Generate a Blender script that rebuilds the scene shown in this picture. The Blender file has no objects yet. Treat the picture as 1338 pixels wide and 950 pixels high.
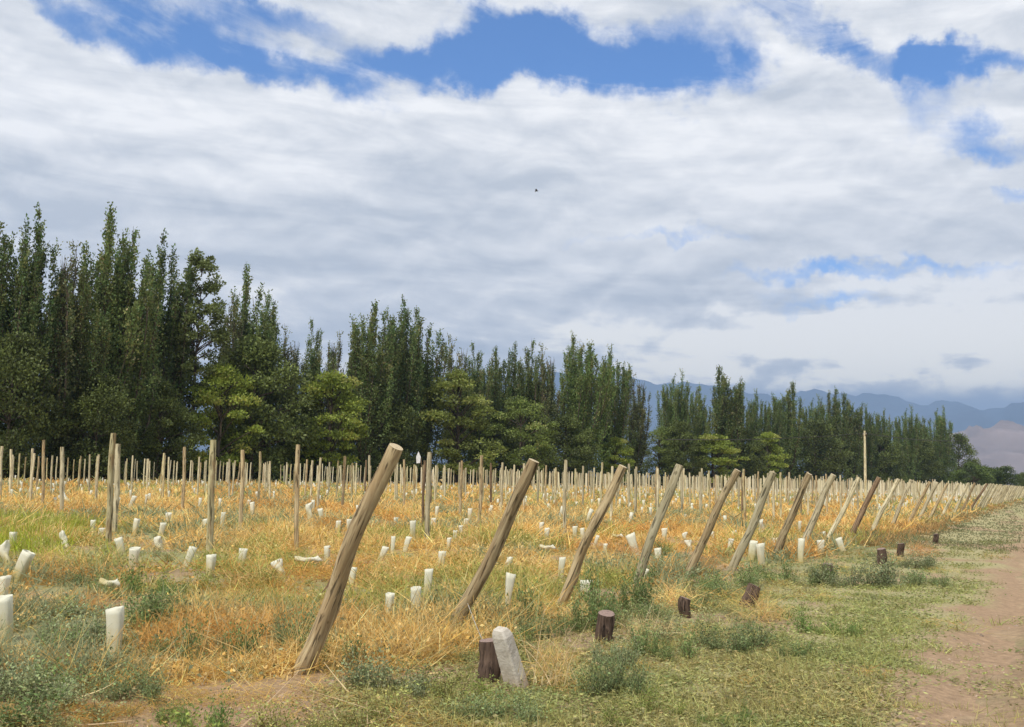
import bpy, math, random
import numpy as np
from mathutils import Vector, Matrix

rng = np.random.default_rng(7)
random.seed(7)
SC = bpy.context.scene
COL = SC.collection

# ------------------------------------------------------------------ camera
F_PX, CX, CY = 1300.0, 669.0, 475.0            # focal length and centre, in pixels of a 1338x950 picture
CAM_H = 1.6
ROLL, PITCH = math.radians(1.49), math.radians(6.4)
fwd = Vector((0, math.cos(PITCH), math.sin(PITCH)))
r0, u0 = Vector((1, 0, 0)), Vector((0, -math.sin(PITCH), math.cos(PITCH)))
RIGHT = (r0 * math.cos(ROLL) + u0 * math.sin(ROLL)).normalized()
UP = (u0 * math.cos(ROLL) - r0 * math.sin(ROLL)).normalized()
cam_d = bpy.data.cameras.new('camera')
cam = bpy.data.objects.new('camera', cam_d)
COL.objects.link(cam)
M3 = Matrix((RIGHT, UP, -fwd)).transposed()
cam.matrix_world = Matrix.Translation((0, 0, CAM_H)) @ M3.to_4x4()
cam_d.sensor_width = 36
cam_d.lens = 36 * F_PX / 1338
cam_d.clip_start = 0.05
cam_d.clip_end = 60000
SC.camera = cam

def ray(px, py):
    return (RIGHT * ((px - CX) / F_PX) + UP * ((CY - py) / F_PX) + fwd)
def ground_at(px, py, z=0.0):
    d = ray(px, py)
    t = (z - CAM_H) / d.z
    return Vector((d.x * t, d.y * t, z))
def at_depth(px, py, Y):
    d = ray(px, py)
    t = Y / d.y
    return Vector((d.x * t, Y, CAM_H + d.z * t))

# ------------------------------------------------------------------ exposure, sun, sky
SC.view_settings.view_transform = 'Standard'
SC.view_settings.look = 'None'
SC.view_settings.exposure = 0.30
SC.view_settings.gamma = 1.0
SUN_EL, SUN_AZ = math.radians(52), math.radians(212)     # azimuth clockwise from +Y: behind the camera, to the left
sd = Vector((math.sin(SUN_AZ) * math.cos(SUN_EL), math.cos(SUN_AZ) * math.cos(SUN_EL), math.sin(SUN_EL)))
sl = bpy.data.lights.new('sun', 'SUN')
sl.energy = 3.4
sl.angle = math.radians(1.5)
sl.color = (1.0, 0.94, 0.84)
sun = bpy.data.objects.new('sun', sl)
COL.objects.link(sun)
sun.rotation_euler = (-sd).to_track_quat('-Z', 'Y').to_euler()

W = bpy.data.worlds.new('World')
SC.world = W
W.use_nodes = True
nt = W.node_tree
nt.nodes.clear()
class NB:
    """small helper that wires math nodes"""
    def __init__(s, nt): s.nt = nt
    def n(s, t, **k):
        q = s.nt.nodes.new(t)
        for a, b in k.items(): setattr(q, a, b)
        return q
    def put(s, sock, v):
        if isinstance(v, (int, float)): sock.default_value = v
        elif isinstance(v, (tuple, list)): sock.default_value = v
        else: s.nt.links.new(v, sock)
    def m(s, op, a, b=0.0, c=None, clamp=False):
        q = s.n('ShaderNodeMath', operation=op, use_clamp=clamp)
        s.put(q.inputs[0], a); s.put(q.inputs[1], b)
        if c is not None: s.put(q.inputs[2], c)
        return q.outputs[0]
    def ramp(s, x, lo, hi, a=0.0, b=1.0, smooth=True):
        q = s.n('ShaderNodeMapRange')
        q.interpolation_type = 'SMOOTHSTEP' if smooth else 'LINEAR'
        s.put(q.inputs[0], x)
        for i, v in enumerate((lo, hi, a, b)): s.put(q.inputs[1 + i], v)
        return q.outputs[0]
    def noise(s, vec, scale, detail=4, rough=.55, dist=0.0, out=0):
        q = s.n('ShaderNodeTexNoise')
        if vec is not None: s.put(q.inputs['Vector'], vec)
        q.inputs['Scale'].default_value = scale; q.inputs['Detail'].default_value = detail
        q.inputs['Roughness'].default_value = rough; q.inputs['Distortion'].default_value = dist
        return q.outputs[out]
    def mix(s, f, a, b, blend='MIX'):
        q = s.n('ShaderNodeMix', data_type='RGBA', blend_type=blend)
        s.put(q.inputs[0], f)
        for i, v in ((6, a), (7, b)):
            if isinstance(v, tuple) and len(v) == 3: v = v + (1,)
            s.put(q.inputs[i], v)
        return q.outputs[2]
    def comb(s, x, y, z):
        q = s.n('ShaderNodeCombineXYZ')
        for i, v in enumerate((x, y, z)): s.put(q.inputs[i], v)
        return q.outputs[0]

B = NB(nt)
tc = B.n('ShaderNodeTexCoord')
sep = B.n('ShaderNodeSeparateXYZ'); nt.links.new(tc.outputs['Generated'], sep.inputs[0])
X, Y, Z = sep.outputs
sky = B.n('ShaderNodeTexSky', sky_type='NISHITA')
sky.sun_disc = False
sky.sun_elevation = SUN_EL
sky.sun_rotation = SUN_AZ
sky.altitude = 900
sky.air_density = 1.0; sky.dust_density = 0.3; sky.ozone_density = 2.5
zc = B.m('ADD', B.m('MAXIMUM', Z, 0.0), 0.10)
PX, PY = B.m('DIVIDE', X, zc), B.m('DIVIDE', Y, zc)
plane = B.comb(PX, PY, 0.0)
az = B.m('ARCTAN2', X, Y)
el = B.m('ARCSINE', Z)
# gentle warp so that cloud edges are ragged
wn = B.n('ShaderNodeTexNoise'); nt.links.new(tc.outputs['Generated'], wn.inputs['Vector'])
wn.inputs['Scale'].default_value = 9; wn.inputs['Detail'].default_value = 7; wn.inputs['Roughness'].default_value = .62
ws = B.n('ShaderNodeSeparateColor'); nt.links.new(wn.outputs['Color'], ws.inputs[0])
azw = B.m('ADD', az, B.m('MULTIPLY', B.m('SUBTRACT', ws.outputs[0], .5), .20))
elw = B.m('ADD', el, B.m('MULTIPLY', B.m('SUBTRACT', ws.outputs[1], .5), .13))
def dir_ae(px, py):
    d = ray(px, py).normalized()
    return math.atan2(d.x, d.y), math.asin(d.z)
def blob(px, py, w, h, rot=0.0, soft=0.35):
    """ragged elliptic opening in (or thickening of) the cloud deck, w/h = half sizes in photo pixels"""
    a, e = dir_ae(px, py)
    da = B.m('SUBTRACT', azw, a); de = B.m('SUBTRACT', elw, e)
    c, s_ = math.cos(rot), math.sin(rot)
    u = B.m('DIVIDE', B.m('ADD', B.m('MULTIPLY', da, c), B.m('MULTIPLY', de, s_)), w / F_PX)
    v = B.m('DIVIDE', B.m('SUBTRACT', B.m('MULTIPLY', de, c), B.m('MULTIPLY', da, s_)), h / F_PX)
    d = B.m('SQRT', B.m('ADD', B.m('MULTIPLY', u, u), B.m('MULTIPLY', v, v)))
    return B.ramp(d, soft * .3, 1.75, 1.0, 0.0)
def total(terms):
    o = None
    for w_, t in terms:
        q = B.m('MULTIPLY', t, w_)
        o = q if o is None else B.m('ADD', o, q)
    return o
holes = total([
    (1.15, blob(790, 78, 175, 56, -.02)), (0.75, blob(925, 95, 80, 40)), (0.6, blob(660, 60, 70, 45)),
    (1.2, blob(530, 88, 100, 28, .05)), (1.0, blob(300, 60, 250, 24, -.24)), (0.95, blob(110, 22, 130, 22, -.1)),
    (0.8, blob(330, 10, 200, 26, -.1)), (1.1, blob(1060, 30, 80, 30, -.5)), (1.05, blob(1160, 88, 75, 28, -.4)), (0.6, blob(1215, 150, 50, 45, -.6)),
    (1.05, blob(1275, 86, 75, 20, .1)), (1.0, blob(1335, 248, 50, 13)), (0.8, blob(1300, 192, 65, 18)),
    (0.75, blob(1190, 345, 260, 11, -.01)), (0.7, blob(880, 306, 95, 9)), (0.8, blob(1120, 396, 110, 13, .02)),
    (0.35, blob(1010, 380, 60, 14)), (0.45, blob(930, 10, 120, 30)), (0.5, blob(620, 20, 60, 30))])
high = B.ramp(el, 0.50, 0.75)
bank = blob(1120, 475, 460, 60, -.02, .3)
n_big = B.noise(plane, 0.62, 7, .58, .4)
n_mid = B.noise(tc.outputs['Generated'], 5.5, 9, .62, .3)
wisp_vec = B.comb(B.m('MULTIPLY', B.m('ADD', az, B.m('MULTIPLY', el, .6)), 4.0), B.m('MULTIPLY', B.m('ADD', el, B.m('MULTIPLY', az, .22)), 12), 7.0)
wisp = B.noise(wisp_vec, 1.6, 9, .66, .7)
holes = B.m('MULTIPLY', holes, B.ramp(wisp, .34, .60, .68, 1.0))
holes = B.m('ADD', holes, B.m('MULTIPLY', blob(745, 72, 105, 38, -.03), .75))
dens = B.m('ADD', 0.86, B.m('MULTIPLY', B.m('SUBTRACT', n_big, .5), 1.1))
dens = B.m('ADD', dens, B.m('MULTIPLY', B.m('SUBTRACT', n_mid, .5), 1.9))
dens = B.m('ADD', B.m('SUBTRACT', dens, holes), B.m('MULTIPLY', bank, .8))
dens = B.m('SUBTRACT', dens, B.m('MULTIPLY', high, .35))
alpha = B.ramp(dens, -0.30, 0.58, 0.0, 1.0)
# streaks and relief of the cloud deck: soft grey bases, pale tops
st_vec = B.comb(B.m('MULTIPLY', az, 2.4), B.m('MULTIPLY', B.m('ADD', el, B.m('MULTIPLY', az, .05)), 17), 0.0)
streak = B.noise(st_vec, 1.15, 8, .60, .8)
puff_vec = B.comb(B.m('MULTIPLY', az, 5.0), B.m('MULTIPLY', el, 11), 2.0)
puff = B.noise(puff_vec, 2.3, 7, .55, .35)
puff_vec2 = B.comb(B.m('MULTIPLY', az, 5.0), B.m('ADD', B.m('MULTIPLY', el, 11), .16), 2.0)
puff2 = B.noise(puff_vec2, 2.3, 7, .55, .35)
relief = B.m('SUBTRACT', puff, puff2)
shade = B.m('ADD', .53, B.m('MULTIPLY', B.m('SUBTRACT', streak, .5), 2.1))
low_bank = blob(1130, 450, 420, 75, -.02, .2)
shade = B.m('ADD', shade, B.m('MULTIPLY', relief, B.m('ADD', 1.7, B.m('MULTIPLY', low_bank, 1.6))))
shade = B.m('ADD', shade, total([
    (-.30, blob(200, 290, 420, 75, .0, .1)), (-.10, blob(560, 330, 300, 90, 0, .1)), (.16, blob(90, 150, 300, 80, -.1, .1)),
    (.85, blob(1150, 440, 360, 50, 0, .2)), (.25, blob(1290, 400, 160, 60, 0, .2)), (-.15, blob(1080, 512, 420, 12, -.03, .3)),
    (.15, blob(1000, 200, 300, 60, 0, .1)), (-.20, blob(880, 395, 190, 35, 0, .1)), (-.1, blob(760, 460, 130, 30, 0, .1))]))
c_dark, c_light = (.53, .56, .605), (.93, .92, .91)
cloud = B.mix(B.ramp(shade, 0.0, 1.0, 0, 1, False), c_dark, c_light)
warm = B.ramp(el, 0.02, 0.22, 1.0, 0.0)
cloud = B.mix(B.m('MULTIPLY', warm, B.ramp(shade, .5, 1.1)), cloud, (1.65, 1.50, 1.18))
e_lo, e_hi = dir_ae(1150, 528)[1], dir_ae(1150, 496)[1]
e_soft = B.m('ADD', el, B.m('MULTIPLY', B.m('SUBTRACT', puff, .5), .012))
base_ = B.ramp(e_soft, e_lo, e_hi, 1.0, 0.0)
cloud = B.mix(B.m('MULTIPLY', base_, .92), cloud, (.30, .38, .53))
STR = 0.10
K = 1.0 / STR
cloudk = B.mix(1.0, cloud, (K, K, K), 'MULTIPLY')
clear = B.mix(1.0, sky.outputs[0], (0.58, 1.04, 1.50), 'MULTIPLY')
skycol = B.mix(alpha, clear, cloudk)
bg = B.n('ShaderNodeBackground'); bg.inputs['Strength'].default_value = STR
nt.links.new(skycol, bg.inputs['Color'])
wo = B.n('ShaderNodeOutputWorld'); nt.links.new(bg.outputs[0], wo.inputs['Surface'])
W.cycles.sampling_method = 'AUTOMATIC'

# ------------------------------------------------------------------ field coordinates
TA = math.atan(0.55)
DU = np.array([math.sin(TA), math.cos(TA)])        # along the line of leaning end posts and the road
DV = np.array([-math.cos(TA), math.sin(TA)])       # into the vineyard
def uv(x, y): return x * DU[0] + y * DU[1], x * DV[0] + y * DV[1]
def xy(u, v): return u * DU[0] + v * DV[0], u * DU[1] + v * DV[1]
_p = ground_at(395, 876)
V_POST = uv(_p.x, _p.y)[1]

def hash2(i, j, s):
    n = (i.astype(np.int64) * 374761393 + j.astype(np.int64) * 668265263 + s * 974634777) & 0xffffffff
    n = ((n ^ (n >> 13)) * 1274126177) & 0xffffffff
    return ((n ^ (n >> 16)) & 0xffff) / 65535.0
def vnoise(x, y, s=0):
    x = np.asarray(x, float); y = np.asarray(y, float)
    i, j = np.floor(x), np.floor(y)
    fx, fy = x - i, y - j
    fx = fx * fx * (3 - 2 * fx); fy = fy * fy * (3 - 2 * fy)
    a, b = hash2(i, j, s), hash2(i + 1, j, s)
    c, d = hash2(i, j + 1, s), hash2(i + 1, j + 1, s)
    return (a * (1 - fx) + b * fx) * (1 - fy) + (c * (1 - fx) + d * fx) * fy
def fbm(x, y, s=0, o=4):
    t, a, f = 0, .5, 1.0
    for k in range(o):
        t = t + a * vnoise(x * f, y * f, s + k * 17); a *= .5; f *= 2.03
    return t / (1 - .5 ** o)
def sstep(a, b, x):
    t = np.clip((np.asarray(x, float) - a) / (b - a), 0, 1)
    return t * t * (3 - 2 * t)
def gz(x, y):
    """height of the ground"""
    r = np.hypot(x, y)
    fade = 1 - sstep(35, 80, r)
    u, v = uv(x, y)
    rough = sstep(1.2, 4.0, v)
    h = (fbm(np.asarray(x) / 1.7, np.asarray(y) / 1.7, 3, 3) - .5) * (.03 + .12 * rough)
    h = h + (fbm(np.asarray(x) / .35, np.asarray(y) / .35, 9, 2) - .5) * (.018 + .03 * rough)
    h = h - .05 * np.exp(-((v - .62) / .28) ** 2) - .05 * np.exp(-((v + 1.0) / .3) ** 2) + .02 * np.exp(-((v - 1.1) / .2) ** 2)
    return h * fade
def gzf(x, y): return float(gz(np.array([x]), np.array([y]))[0])
def green_mask(x, y):
    """where green-grey weeds rather than orange dry growth cover the ground (0..1)"""
    u, v = uv(x, y)
    n = fbm(x / 2.4 + 7, y / 2.4, 21, 4)
    n2 = fbm(x / 11 + 3, y / 11, 41, 2)
    r = np.hypot(x, y)
    m = sstep(.47, .60, n + .25 * (n2 - .5) + .12 * np.exp(-((v - 3.6) / 1.0) ** 2) + .05 * (1 - sstep(8, 14, r)))
    return m
def bare_mask(x, y):
    u, v = uv(x, y)
    n = fbm(x / 1.5 - 9, y / 1.5, 61, 4)
    near = np.exp(-((v - 4.25) / .8) ** 2) * (1 - sstep(8.5, 11, u))
    m = sstep(.54, .66, n + .30 * near + .12 * (1 - sstep(7, 10.5, np.hypot(x, y))))
    road = 1 - sstep(.75, 1.7, v + 1.2 * (fbm(x / 1.3, y / 1.3, 71, 4) - .5))
    return np.clip(m * .8 + road, 0, 1)

# ------------------------------------------------------------------ mesh helpers
def mesh_from(name, V, Fq, tint=None, smooth=False):
    """V (n,3), Fq (m,k) faces of one size, tint (n,3) linear colours"""
    V = np.ascontiguousarray(V, dtype=np.float32); Fq = np.ascontiguousarray(Fq, dtype=np.int32)
    me = bpy.data.meshes.new(name)
    me.vertices.add(len(V)); me.vertices.foreach_set('co', V.ravel())
    m, k = Fq.shape
    me.loops.add(m * k); me.loops.foreach_set('vertex_index', Fq.ravel())
    me.polygons.add(m); me.polygons.foreach_set('loop_start', np.arange(m, dtype=np.int32) * k)
    if smooth: me.polygons.foreach_set('use_smooth', np.ones(m, dtype=bool))
    me.update(calc_edges=True)
    if tint is not None:
        a = me.color_attributes.new('tint', 'FLOAT_COLOR', 'POINT')
        c = np.ones((len(V), 4), np.float32); c[:, :3] = np.asarray(tint, np.float32)
        a.data.foreach_set('color', c.ravel())
    return me
def link(name, me, mat=None, parent=None, loc=(0, 0, 0)):
    o = bpy.data.objects.new(name, me); COL.objects.link(o)
    if mat is not None and me is not None:
        if not me.materials: me.materials.append(mat)
    o.location = loc
    if parent is not None: o.parent = parent
    return o
def tag(o, label=None, cat=None, group=None, kind=None):
    if label: o['label'] = label
    if cat: o['category'] = cat
    if group: o['group'] = group
    if kind: o['kind'] = kind
    return o
def join(parts):
    """parts: list of (V,F,T)"""
    Vs, Fs, Ts, n = [], [], [], 0
    for v, f, t in parts:
        Vs.append(v); Fs.append(f + n); Ts.append(t); n += len(v)
    return np.concatenate(Vs), np.concatenate(Fs), np.concatenate(Ts)
def unit(a): return a / np.maximum(np.linalg.norm(a, axis=-1, keepdims=True), 1e-9)
def leaves(C, D, L, Wd, tint, g=None):
    """diamond leaves at C pointing along D; L, Wd lengths and widths; tint (n,3)"""
    g = g or rng
    n = len(C)
    D = unit(D); R = unit(np.cross(D, g.normal(size=(n, 3))))
    N = np.cross(D, R)
    L = np.broadcast_to(L, n)[:, None]; Wd = np.broadcast_to(Wd, n)[:, None]
    V = np.stack([C, C + D * L * .5 + R * Wd * .5 + N * L * .06, C + D * L, C + D * L * .5 - R * Wd * .5 + N * L * .06], 1).reshape(-1, 3)
    Fq = np.arange(4 * n).reshape(-1, 4)
    return V, Fq, np.repeat(tint, 4, 0)
def ribbons(P0, D, L, Wd, curl, tint, seg=2, g=None):
    """curved tapered strips"""
    g = g or rng
    n = len(P0); D = unit(D)
    S = unit(np.cross(D, g.normal(size=(n, 3))))
    rows = []
    for k in range(seg + 1):
        t = k / seg
        c = P0 + D * (L * t)[:, None] + curl * (t * t)
        w = (Wd * (1 - .8 * t))[:, None] * .5
        rows += [c - S * w, c + S * w]
    V = np.stack(rows, 1)
    m = 2 * (seg + 1)
    base = (np.arange(n) * m)[:, None]
    F = np.concatenate([base + np.array([[2 * k, 2 * k + 1, 2 * k + 3, 2 * k + 2]]) for k in range(seg)], 0)
    return V.reshape(-1, 3), F, np.repeat(tint, m, 0)
def tube(path, rad, sides=8, tint=(1, 1, 1), cap=False, squash=None):
    """swept tube through the points path (n,3) with radii rad (n)"""
    path = np.asarray(path, float); rad = np.broadcast_to(np.asarray(rad, float), len(path))
    T = unit(np.gradient(path, axis=0))
    ref = np.array([0, 0, 1.0]) if abs(T[:, 2]).mean() < .9 else np.array([1.0, 0, 0])
    A = unit(np.cross(T, ref)); Bn = np.cross(T, A)
    ang = np.arange(sides) / sides * 2 * math.pi
    ca, sa = np.cos(ang), np.sin(ang)
    V = path[:, None] + (A[:, None] * ca[None, :, None] + Bn[:, None] * sa[None, :, None]) * rad[:, None, None]
    if squash is not None: V = path[:, None] + (V - path[:, None]) * squash[:, :, None]
    n = len(path)
    i = np.arange(n - 1)[:, None] * sides; j = np.arange(sides)[None]; jn = (j + 1) % sides
    F = np.stack([i + j, i + jn, i + sides + jn, i + sides + j], -1).reshape(-1, 4)
    V = V.reshape(-1, 3)
    return V, F, np.tile(np.asarray(tint, float), (len(V), 1))
def jitter(base, n, s=.18, g=None):
    g = g or rng
    b = np.asarray(base, float)
    return b[None] * (1 + g.normal(size=(n, 1)) * s) * (1 + g.normal(size=(n, 3)) * s * .25)

# ------------------------------------------------------------------ materials
def mat(name):
    m = bpy.data.materials.new(name); m.use_nodes = True
    m.node_tree.nodes.clear()
    b = NB(m.node_tree)
    out = b.n('ShaderNodeOutputMaterial')
    return m, b, out
def foliage_mat(name, trans=.28, rough=.55, var=.25, nscale=1.5):
    m, b, out = mat(name)
    at = b.n('ShaderNodeAttribute', attribute_name='tint')
    oi = b.n('ShaderNodeObjectInfo')
    geo = b.n('ShaderNodeNewGeometry')
    nz = b.noise(geo.outputs['Position'], nscale, 3)
    k = b.m('ADD', 1 - var, b.m('MULTIPLY', nz, var * 1.4))
    k = b.m('MULTIPLY', k, b.m('ADD', .85, b.m('MULTIPLY', oi.outputs['Random'], .3)))
    kc = b.n('ShaderNodeCombineColor')
    for i in range(3): b.put(kc.inputs[i], k)
    c = b.mix(1.0, at.outputs['Color'], kc.outputs[0], 'MULTIPLY')
    p = b.n('ShaderNodeBsdfPrincipled')
    b.put(p.inputs['Base Color'], c); p.inputs['Roughness'].default_value = rough
    p.inputs['Specular IOR Level'].default_value = .25
    t = b.n('ShaderNodeBsdfTranslucent'); b.put(t.inputs['Color'], c)
    mx = b.n('ShaderNodeMixShader'); mx.inputs[0].default_value = trans
    m.node_tree.links.new(p.outputs[0], mx.inputs[1]); m.node_tree.links.new(t.outputs[0], mx.inputs[2])
    m.node_tree.links.new(mx.outputs[0], out.inputs['Surface'])
    return m
M_LEAF = foliage_mat('tree_leaves', .34, .5, .3, .5)
M_WEED = foliage_mat('weed_leaves', .3, .6, .3, 2.0)
M_STRAW = foliage_mat('dry_straw', .30, .7, .25, 2.5)

def wood_mat(name, c1, c2, c3, rough=.85, gscale=26):
    m, b, out = mat(name)
    t = b.n('ShaderNodeTexCoord'); oi = b.n('ShaderNodeObjectInfo')
    mp = b.n('ShaderNodeMapping'); m.node_tree.links.new(t.outputs['Object'], mp.inputs['Vector'])
    off = b.comb(b.m('MULTIPLY', oi.outputs['Random'], 31), b.m('MULTIPLY', oi.outputs['Random'], 17), 0.0)
    m.node_tree.links.new(off, mp.inputs['Location'])
    mp.inputs['Scale'].default_value = (1, 1, .07)
    grain = b.noise(mp.outputs[0], gscale, 6, .65, .6)
    mp2 = b.n('ShaderNodeMapping'); m.node_tree.links.new(t.outputs['Object'], mp2.inputs['Vector'])
    mp2.inputs['Scale'].default_value = (1, 1, .35); m.node_tree.links.new(off, mp2.inputs['Location'])
    blot = b.noise(mp2.outputs[0], 5.5, 4, .6)
    c = b.mix(b.ramp(grain, .36, .62), c1, c2)
    c = b.mix(b.ramp(blot, .48, .66, 0, .8), c, c3)
    spot = b.ramp(b.noise(mp2.outputs[0], 15, 2, .5), .66, .72, 0, .7)
    c = b.mix(spot, c, tuple(k * .45 for k in c1))
    crack = b.ramp(b.noise(mp.outputs[0], gscale * 1.3, 3, .5, .3), .37, .43, .30, 1.0)
    tone = b.m('MULTIPLY', crack, b.m('ADD', .68, b.m('MULTIPLY', oi.outputs['Random'], .55)))
    cc = b.n('ShaderNodeCombineColor')
    for i in range(3): b.put(cc.inputs[i], tone)
    c = b.mix(1.0, c, cc.outputs[0], 'MULTIPLY')
    p = b.n('ShaderNodeBsdfPrincipled'); b.put(p.inputs['Base Color'], c)
    p.inputs['Roughness'].default_value = rough; p.inputs['Specular IOR Level'].default_value = .2
    bp = b.n('ShaderNodeBump'); bp.inputs['Strength'].default_value = .6; bp.inputs['Distance'].default_value = .012
    b.put(bp.inputs['Height'], grain); m.node_tree.links.new(bp.outputs[0], p.inputs['Normal'])
    m.node_tree.links.new(p.outputs[0], out.inputs['Surface'])
    return m
M_POST = wood_mat('weathered_post_wood', (.24, .175, .095), (.52, .42, .25), (.36, .26, .14))
M_POST_PALE = wood_mat('pale_post_wood', (.38, .32, .19), (.62, .56, .38), (.46, .41, .26))
M_POST_DARK = wood_mat('dark_post_wood', (.10, .065, .04), (.24, .165, .10), (.17, .12, .07))
M_POST_GREEN = wood_mat('treated_post_wood', (.36, .31, .16), (.58, .52, .31), (.30, .20, .10))
M_STUMP = wood_mat('dark_stump_bark', (.045, .03, .022), (.14, .095, .07), (.09, .06, .045), gscale=34)
M_BARK = wood_mat('tree_bark', (.05, .04, .03), (.15, .12, .09), (.10, .08, .06), gscale=7)

def end_mat(name, c1, c2):
    m, b, out = mat(name)
    t = b.n('ShaderNodeTexCoord')
    s = b.n('ShaderNodeSeparateXYZ'); m.node_tree.links.new(t.outputs['Object'], s.inputs[0])
    nz = b.noise(t.outputs['Object'], 22, 4)
    w = b.n('ShaderNodeTexWave', wave_type='RINGS'); m.node_tree.links.new(t.outputs['Object'], w.inputs['Vector'])
    w.rings_direction = 'Z'; w.inputs['Scale'].default_value = 22; w.inputs['Distortion'].default_value = 1.5
    c = b.mix(w.outputs['Fac'], c1, c2)
    c = b.mix(b.ramp(nz, .5, .7, 0, .5), c, tuple(k * .6 for k in c1))
    p = b.n('ShaderNodeBsdfPrincipled'); b.put(p.inputs['Base Color'], c); p.inputs['Roughness'].default_value = .9
    m.node_tree.links.new(p.outputs[0], out.inputs['Surface'])
    return m
M_END = end_mat('cut_end_grain', (.38, .29, .17), (.60, .50, .33))
M_END_DARK = end_mat('old_cut_grain', (.18, .12, .10), (.32, .23, .19))

def tint_mat(name, rough=.9, bump=0.0, bscale=30, noise_amt=.3, nscale=12, spec=.15):
    m, b, out = mat(name)
    at = b.n('ShaderNodeAttribute', attribute_name='tint')
    geo = b.n('ShaderNodeNewGeometry')
    nz = b.noise(geo.outputs['Position'], nscale, 6, .6)
    k = b.m('ADD', 1 - noise_amt, b.m('MULTIPLY', nz, noise_amt * 2))
    kc = b.n('ShaderNodeCombineColor')
    for i in range(3): b.put(kc.inputs[i], k)
    c = b.mix(1.0, at.outputs['Color'], kc.outputs[0], 'MULTIPLY')
    p = b.n('ShaderNodeBsdfPrincipled'); b.put(p.inputs['Base Color'], c)
    p.inputs['Roughness'].default_value = rough; p.inputs['Specular IOR Level'].default_value = spec
    if bump:
        bp = b.n('ShaderNodeBump'); bp.inputs['Strength'].default_value = bump; bp.inputs['Distance'].default_value = .03
        b.put(bp.inputs['Height'], b.noise(geo.outputs['Position'], bscale, 5, .65)); m.node_tree.links.new(bp.outputs[0], p.inputs['Normal'])
    m.node_tree.links.new(p.outputs[0], out.inputs['Surface'])
    return m
M_GROUND = tint_mat('soil_and_litter', .95, 1.0, 26, .6, 14)
M_ROCK = tint_mat('mountain_rock', .95, 0, 1, .35, .004)
M_PEBBLE = tint_mat('clod', .95, .5, 60, .3, 30)
M_TINTED = tint_mat('painted_plain', .7, 0, 1, .15, 3)

def tube_mat(name='grow_tube_plastic'):
    m, b, out = mat(name)
    t = b.n('ShaderNodeTexCoord'); oi = b.n('ShaderNodeObjectInfo')
    s = b.n('ShaderNodeSeparateXYZ'); m.node_tree.links.new(t.outputs['Object'], s.inputs[0])
    off = b.comb(b.m('MULTIPLY', oi.outputs['Random'], 40), 0.0, 0.0)
    va = b.n('ShaderNodeVectorMath', operation='ADD'); m.node_tree.links.new(t.outputs['Object'], va.inputs[0]); m.node_tree.links.new(off, va.inputs[1])
    nz = b.noise(va.outputs[0], 13, 4, .6)
    zz = b.m('ADD', s.outputs[2], b.m('MULTIPLY', b.m('SUBTRACT', nz, .5), .3))
    old = b.ramp(zz, .06, .38, 1.0, 0.0)
    c = b.mix(b.m('MULTIPLY', old, b.m('ADD', .45, b.m('MULTIPLY', oi.outputs['Random'], .55))), (.80, .79, .66), (.60, .50, .20))
    c = b.mix(b.ramp(nz, .60, .72, 0, .45), c, (.50, .44, .30))
    p = b.n('ShaderNodeBsdfPrincipled'); b.put(p.inputs['Base Color'], c); p.inputs['Roughness'].default_value = .55
    tr = b.n('ShaderNodeBsdfTranslucent'); b.put(tr.inputs['Color'], c)
    mx = b.n('ShaderNodeMixShader'); mx.inputs[0].default_value = .30
    m.node_tree.links.new(p.outputs[0], mx.inputs[1]); m.node_tree.links.new(tr.outputs[0], mx.inputs[2])
    m.node_tree.links.new(mx.outputs[0], out.inputs['Surface'])
    return m
M_TUBE = tube_mat()

# ------------------------------------------------------------------ ground
def make_ground():
    radii = np.concatenate([[0.02], np.geomspace(1.2, 60, 250), np.geomspace(63, 20000, 60)])
    th = np.concatenate([np.linspace(-36, 38, 320), np.linspace(44, 318, 40)]) * math.pi / 180
    R, T = np.meshgrid(radii, th, indexing='ij')
    x, y = R * np.sin(T), R * np.cos(T)
    z = gz(x, y)
    soil = np.array([.35, .24, .15]); litter = np.array([.44, .28, .12]); gr = np.array([.29, .28, .14]); rust = np.array([.40, .245, .11])
    u, v = uv(x, y)
    gm = green_mask(x, y)[..., None]; bm = bare_mask(x, y)[..., None]
    field = sstep(3.2, 4.6, v)[..., None]
    rm = sstep(.5, .66, fbm(x / 3.1, y / 3.1, 91, 3))[..., None]
    ns_ = (.60 * (1 - sstep(7.5, 12, R)))[..., None]
    c = (litter * (1 - rm * .5) + rust * rm * .5) * (1 - gm) + gr * gm
    verge = gr * .95 + soil * .28
    c = c * (1 - ns_) + soil * .92 * ns_
    c = c * field + verge * (1 - field)
    far = sstep(30, 90, R)[..., None]
    vrg = (1 - sstep(3.0, 4.4, v))[..., None]
    bm = bm * (1 - .6 * far * field)
    c = c * (1 - bm) + soil * bm
    c = c * (1 - .5 * far * (1 - vrg)) + np.array([.36, .29, .13]) * .5 * far * (1 - vrg)
    vf = sstep(300, 900, R)[..., None]
    c = c * (1 - vf) + np.array([.16, .19, .10]) * vf
    n, m = R.shape
    i = np.arange(n - 1)[:, None] * m; j = np.arange(m)[None]; jn = (j + 1) % m
    Fq = np.stack([i + j, i + m + j, i + m + jn, i + jn], -1).reshape(-1, 4)
    me = mesh_from('ground', np.stack([x, y, z], -1).reshape(-1, 3), Fq[:, ::-1], c.reshape(-1, 3), smooth=True)
    tag(link('ground', me, M_GROUND), 'dry soil of the vineyard floor with orange litter', kind='structure')
make_ground()

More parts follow.
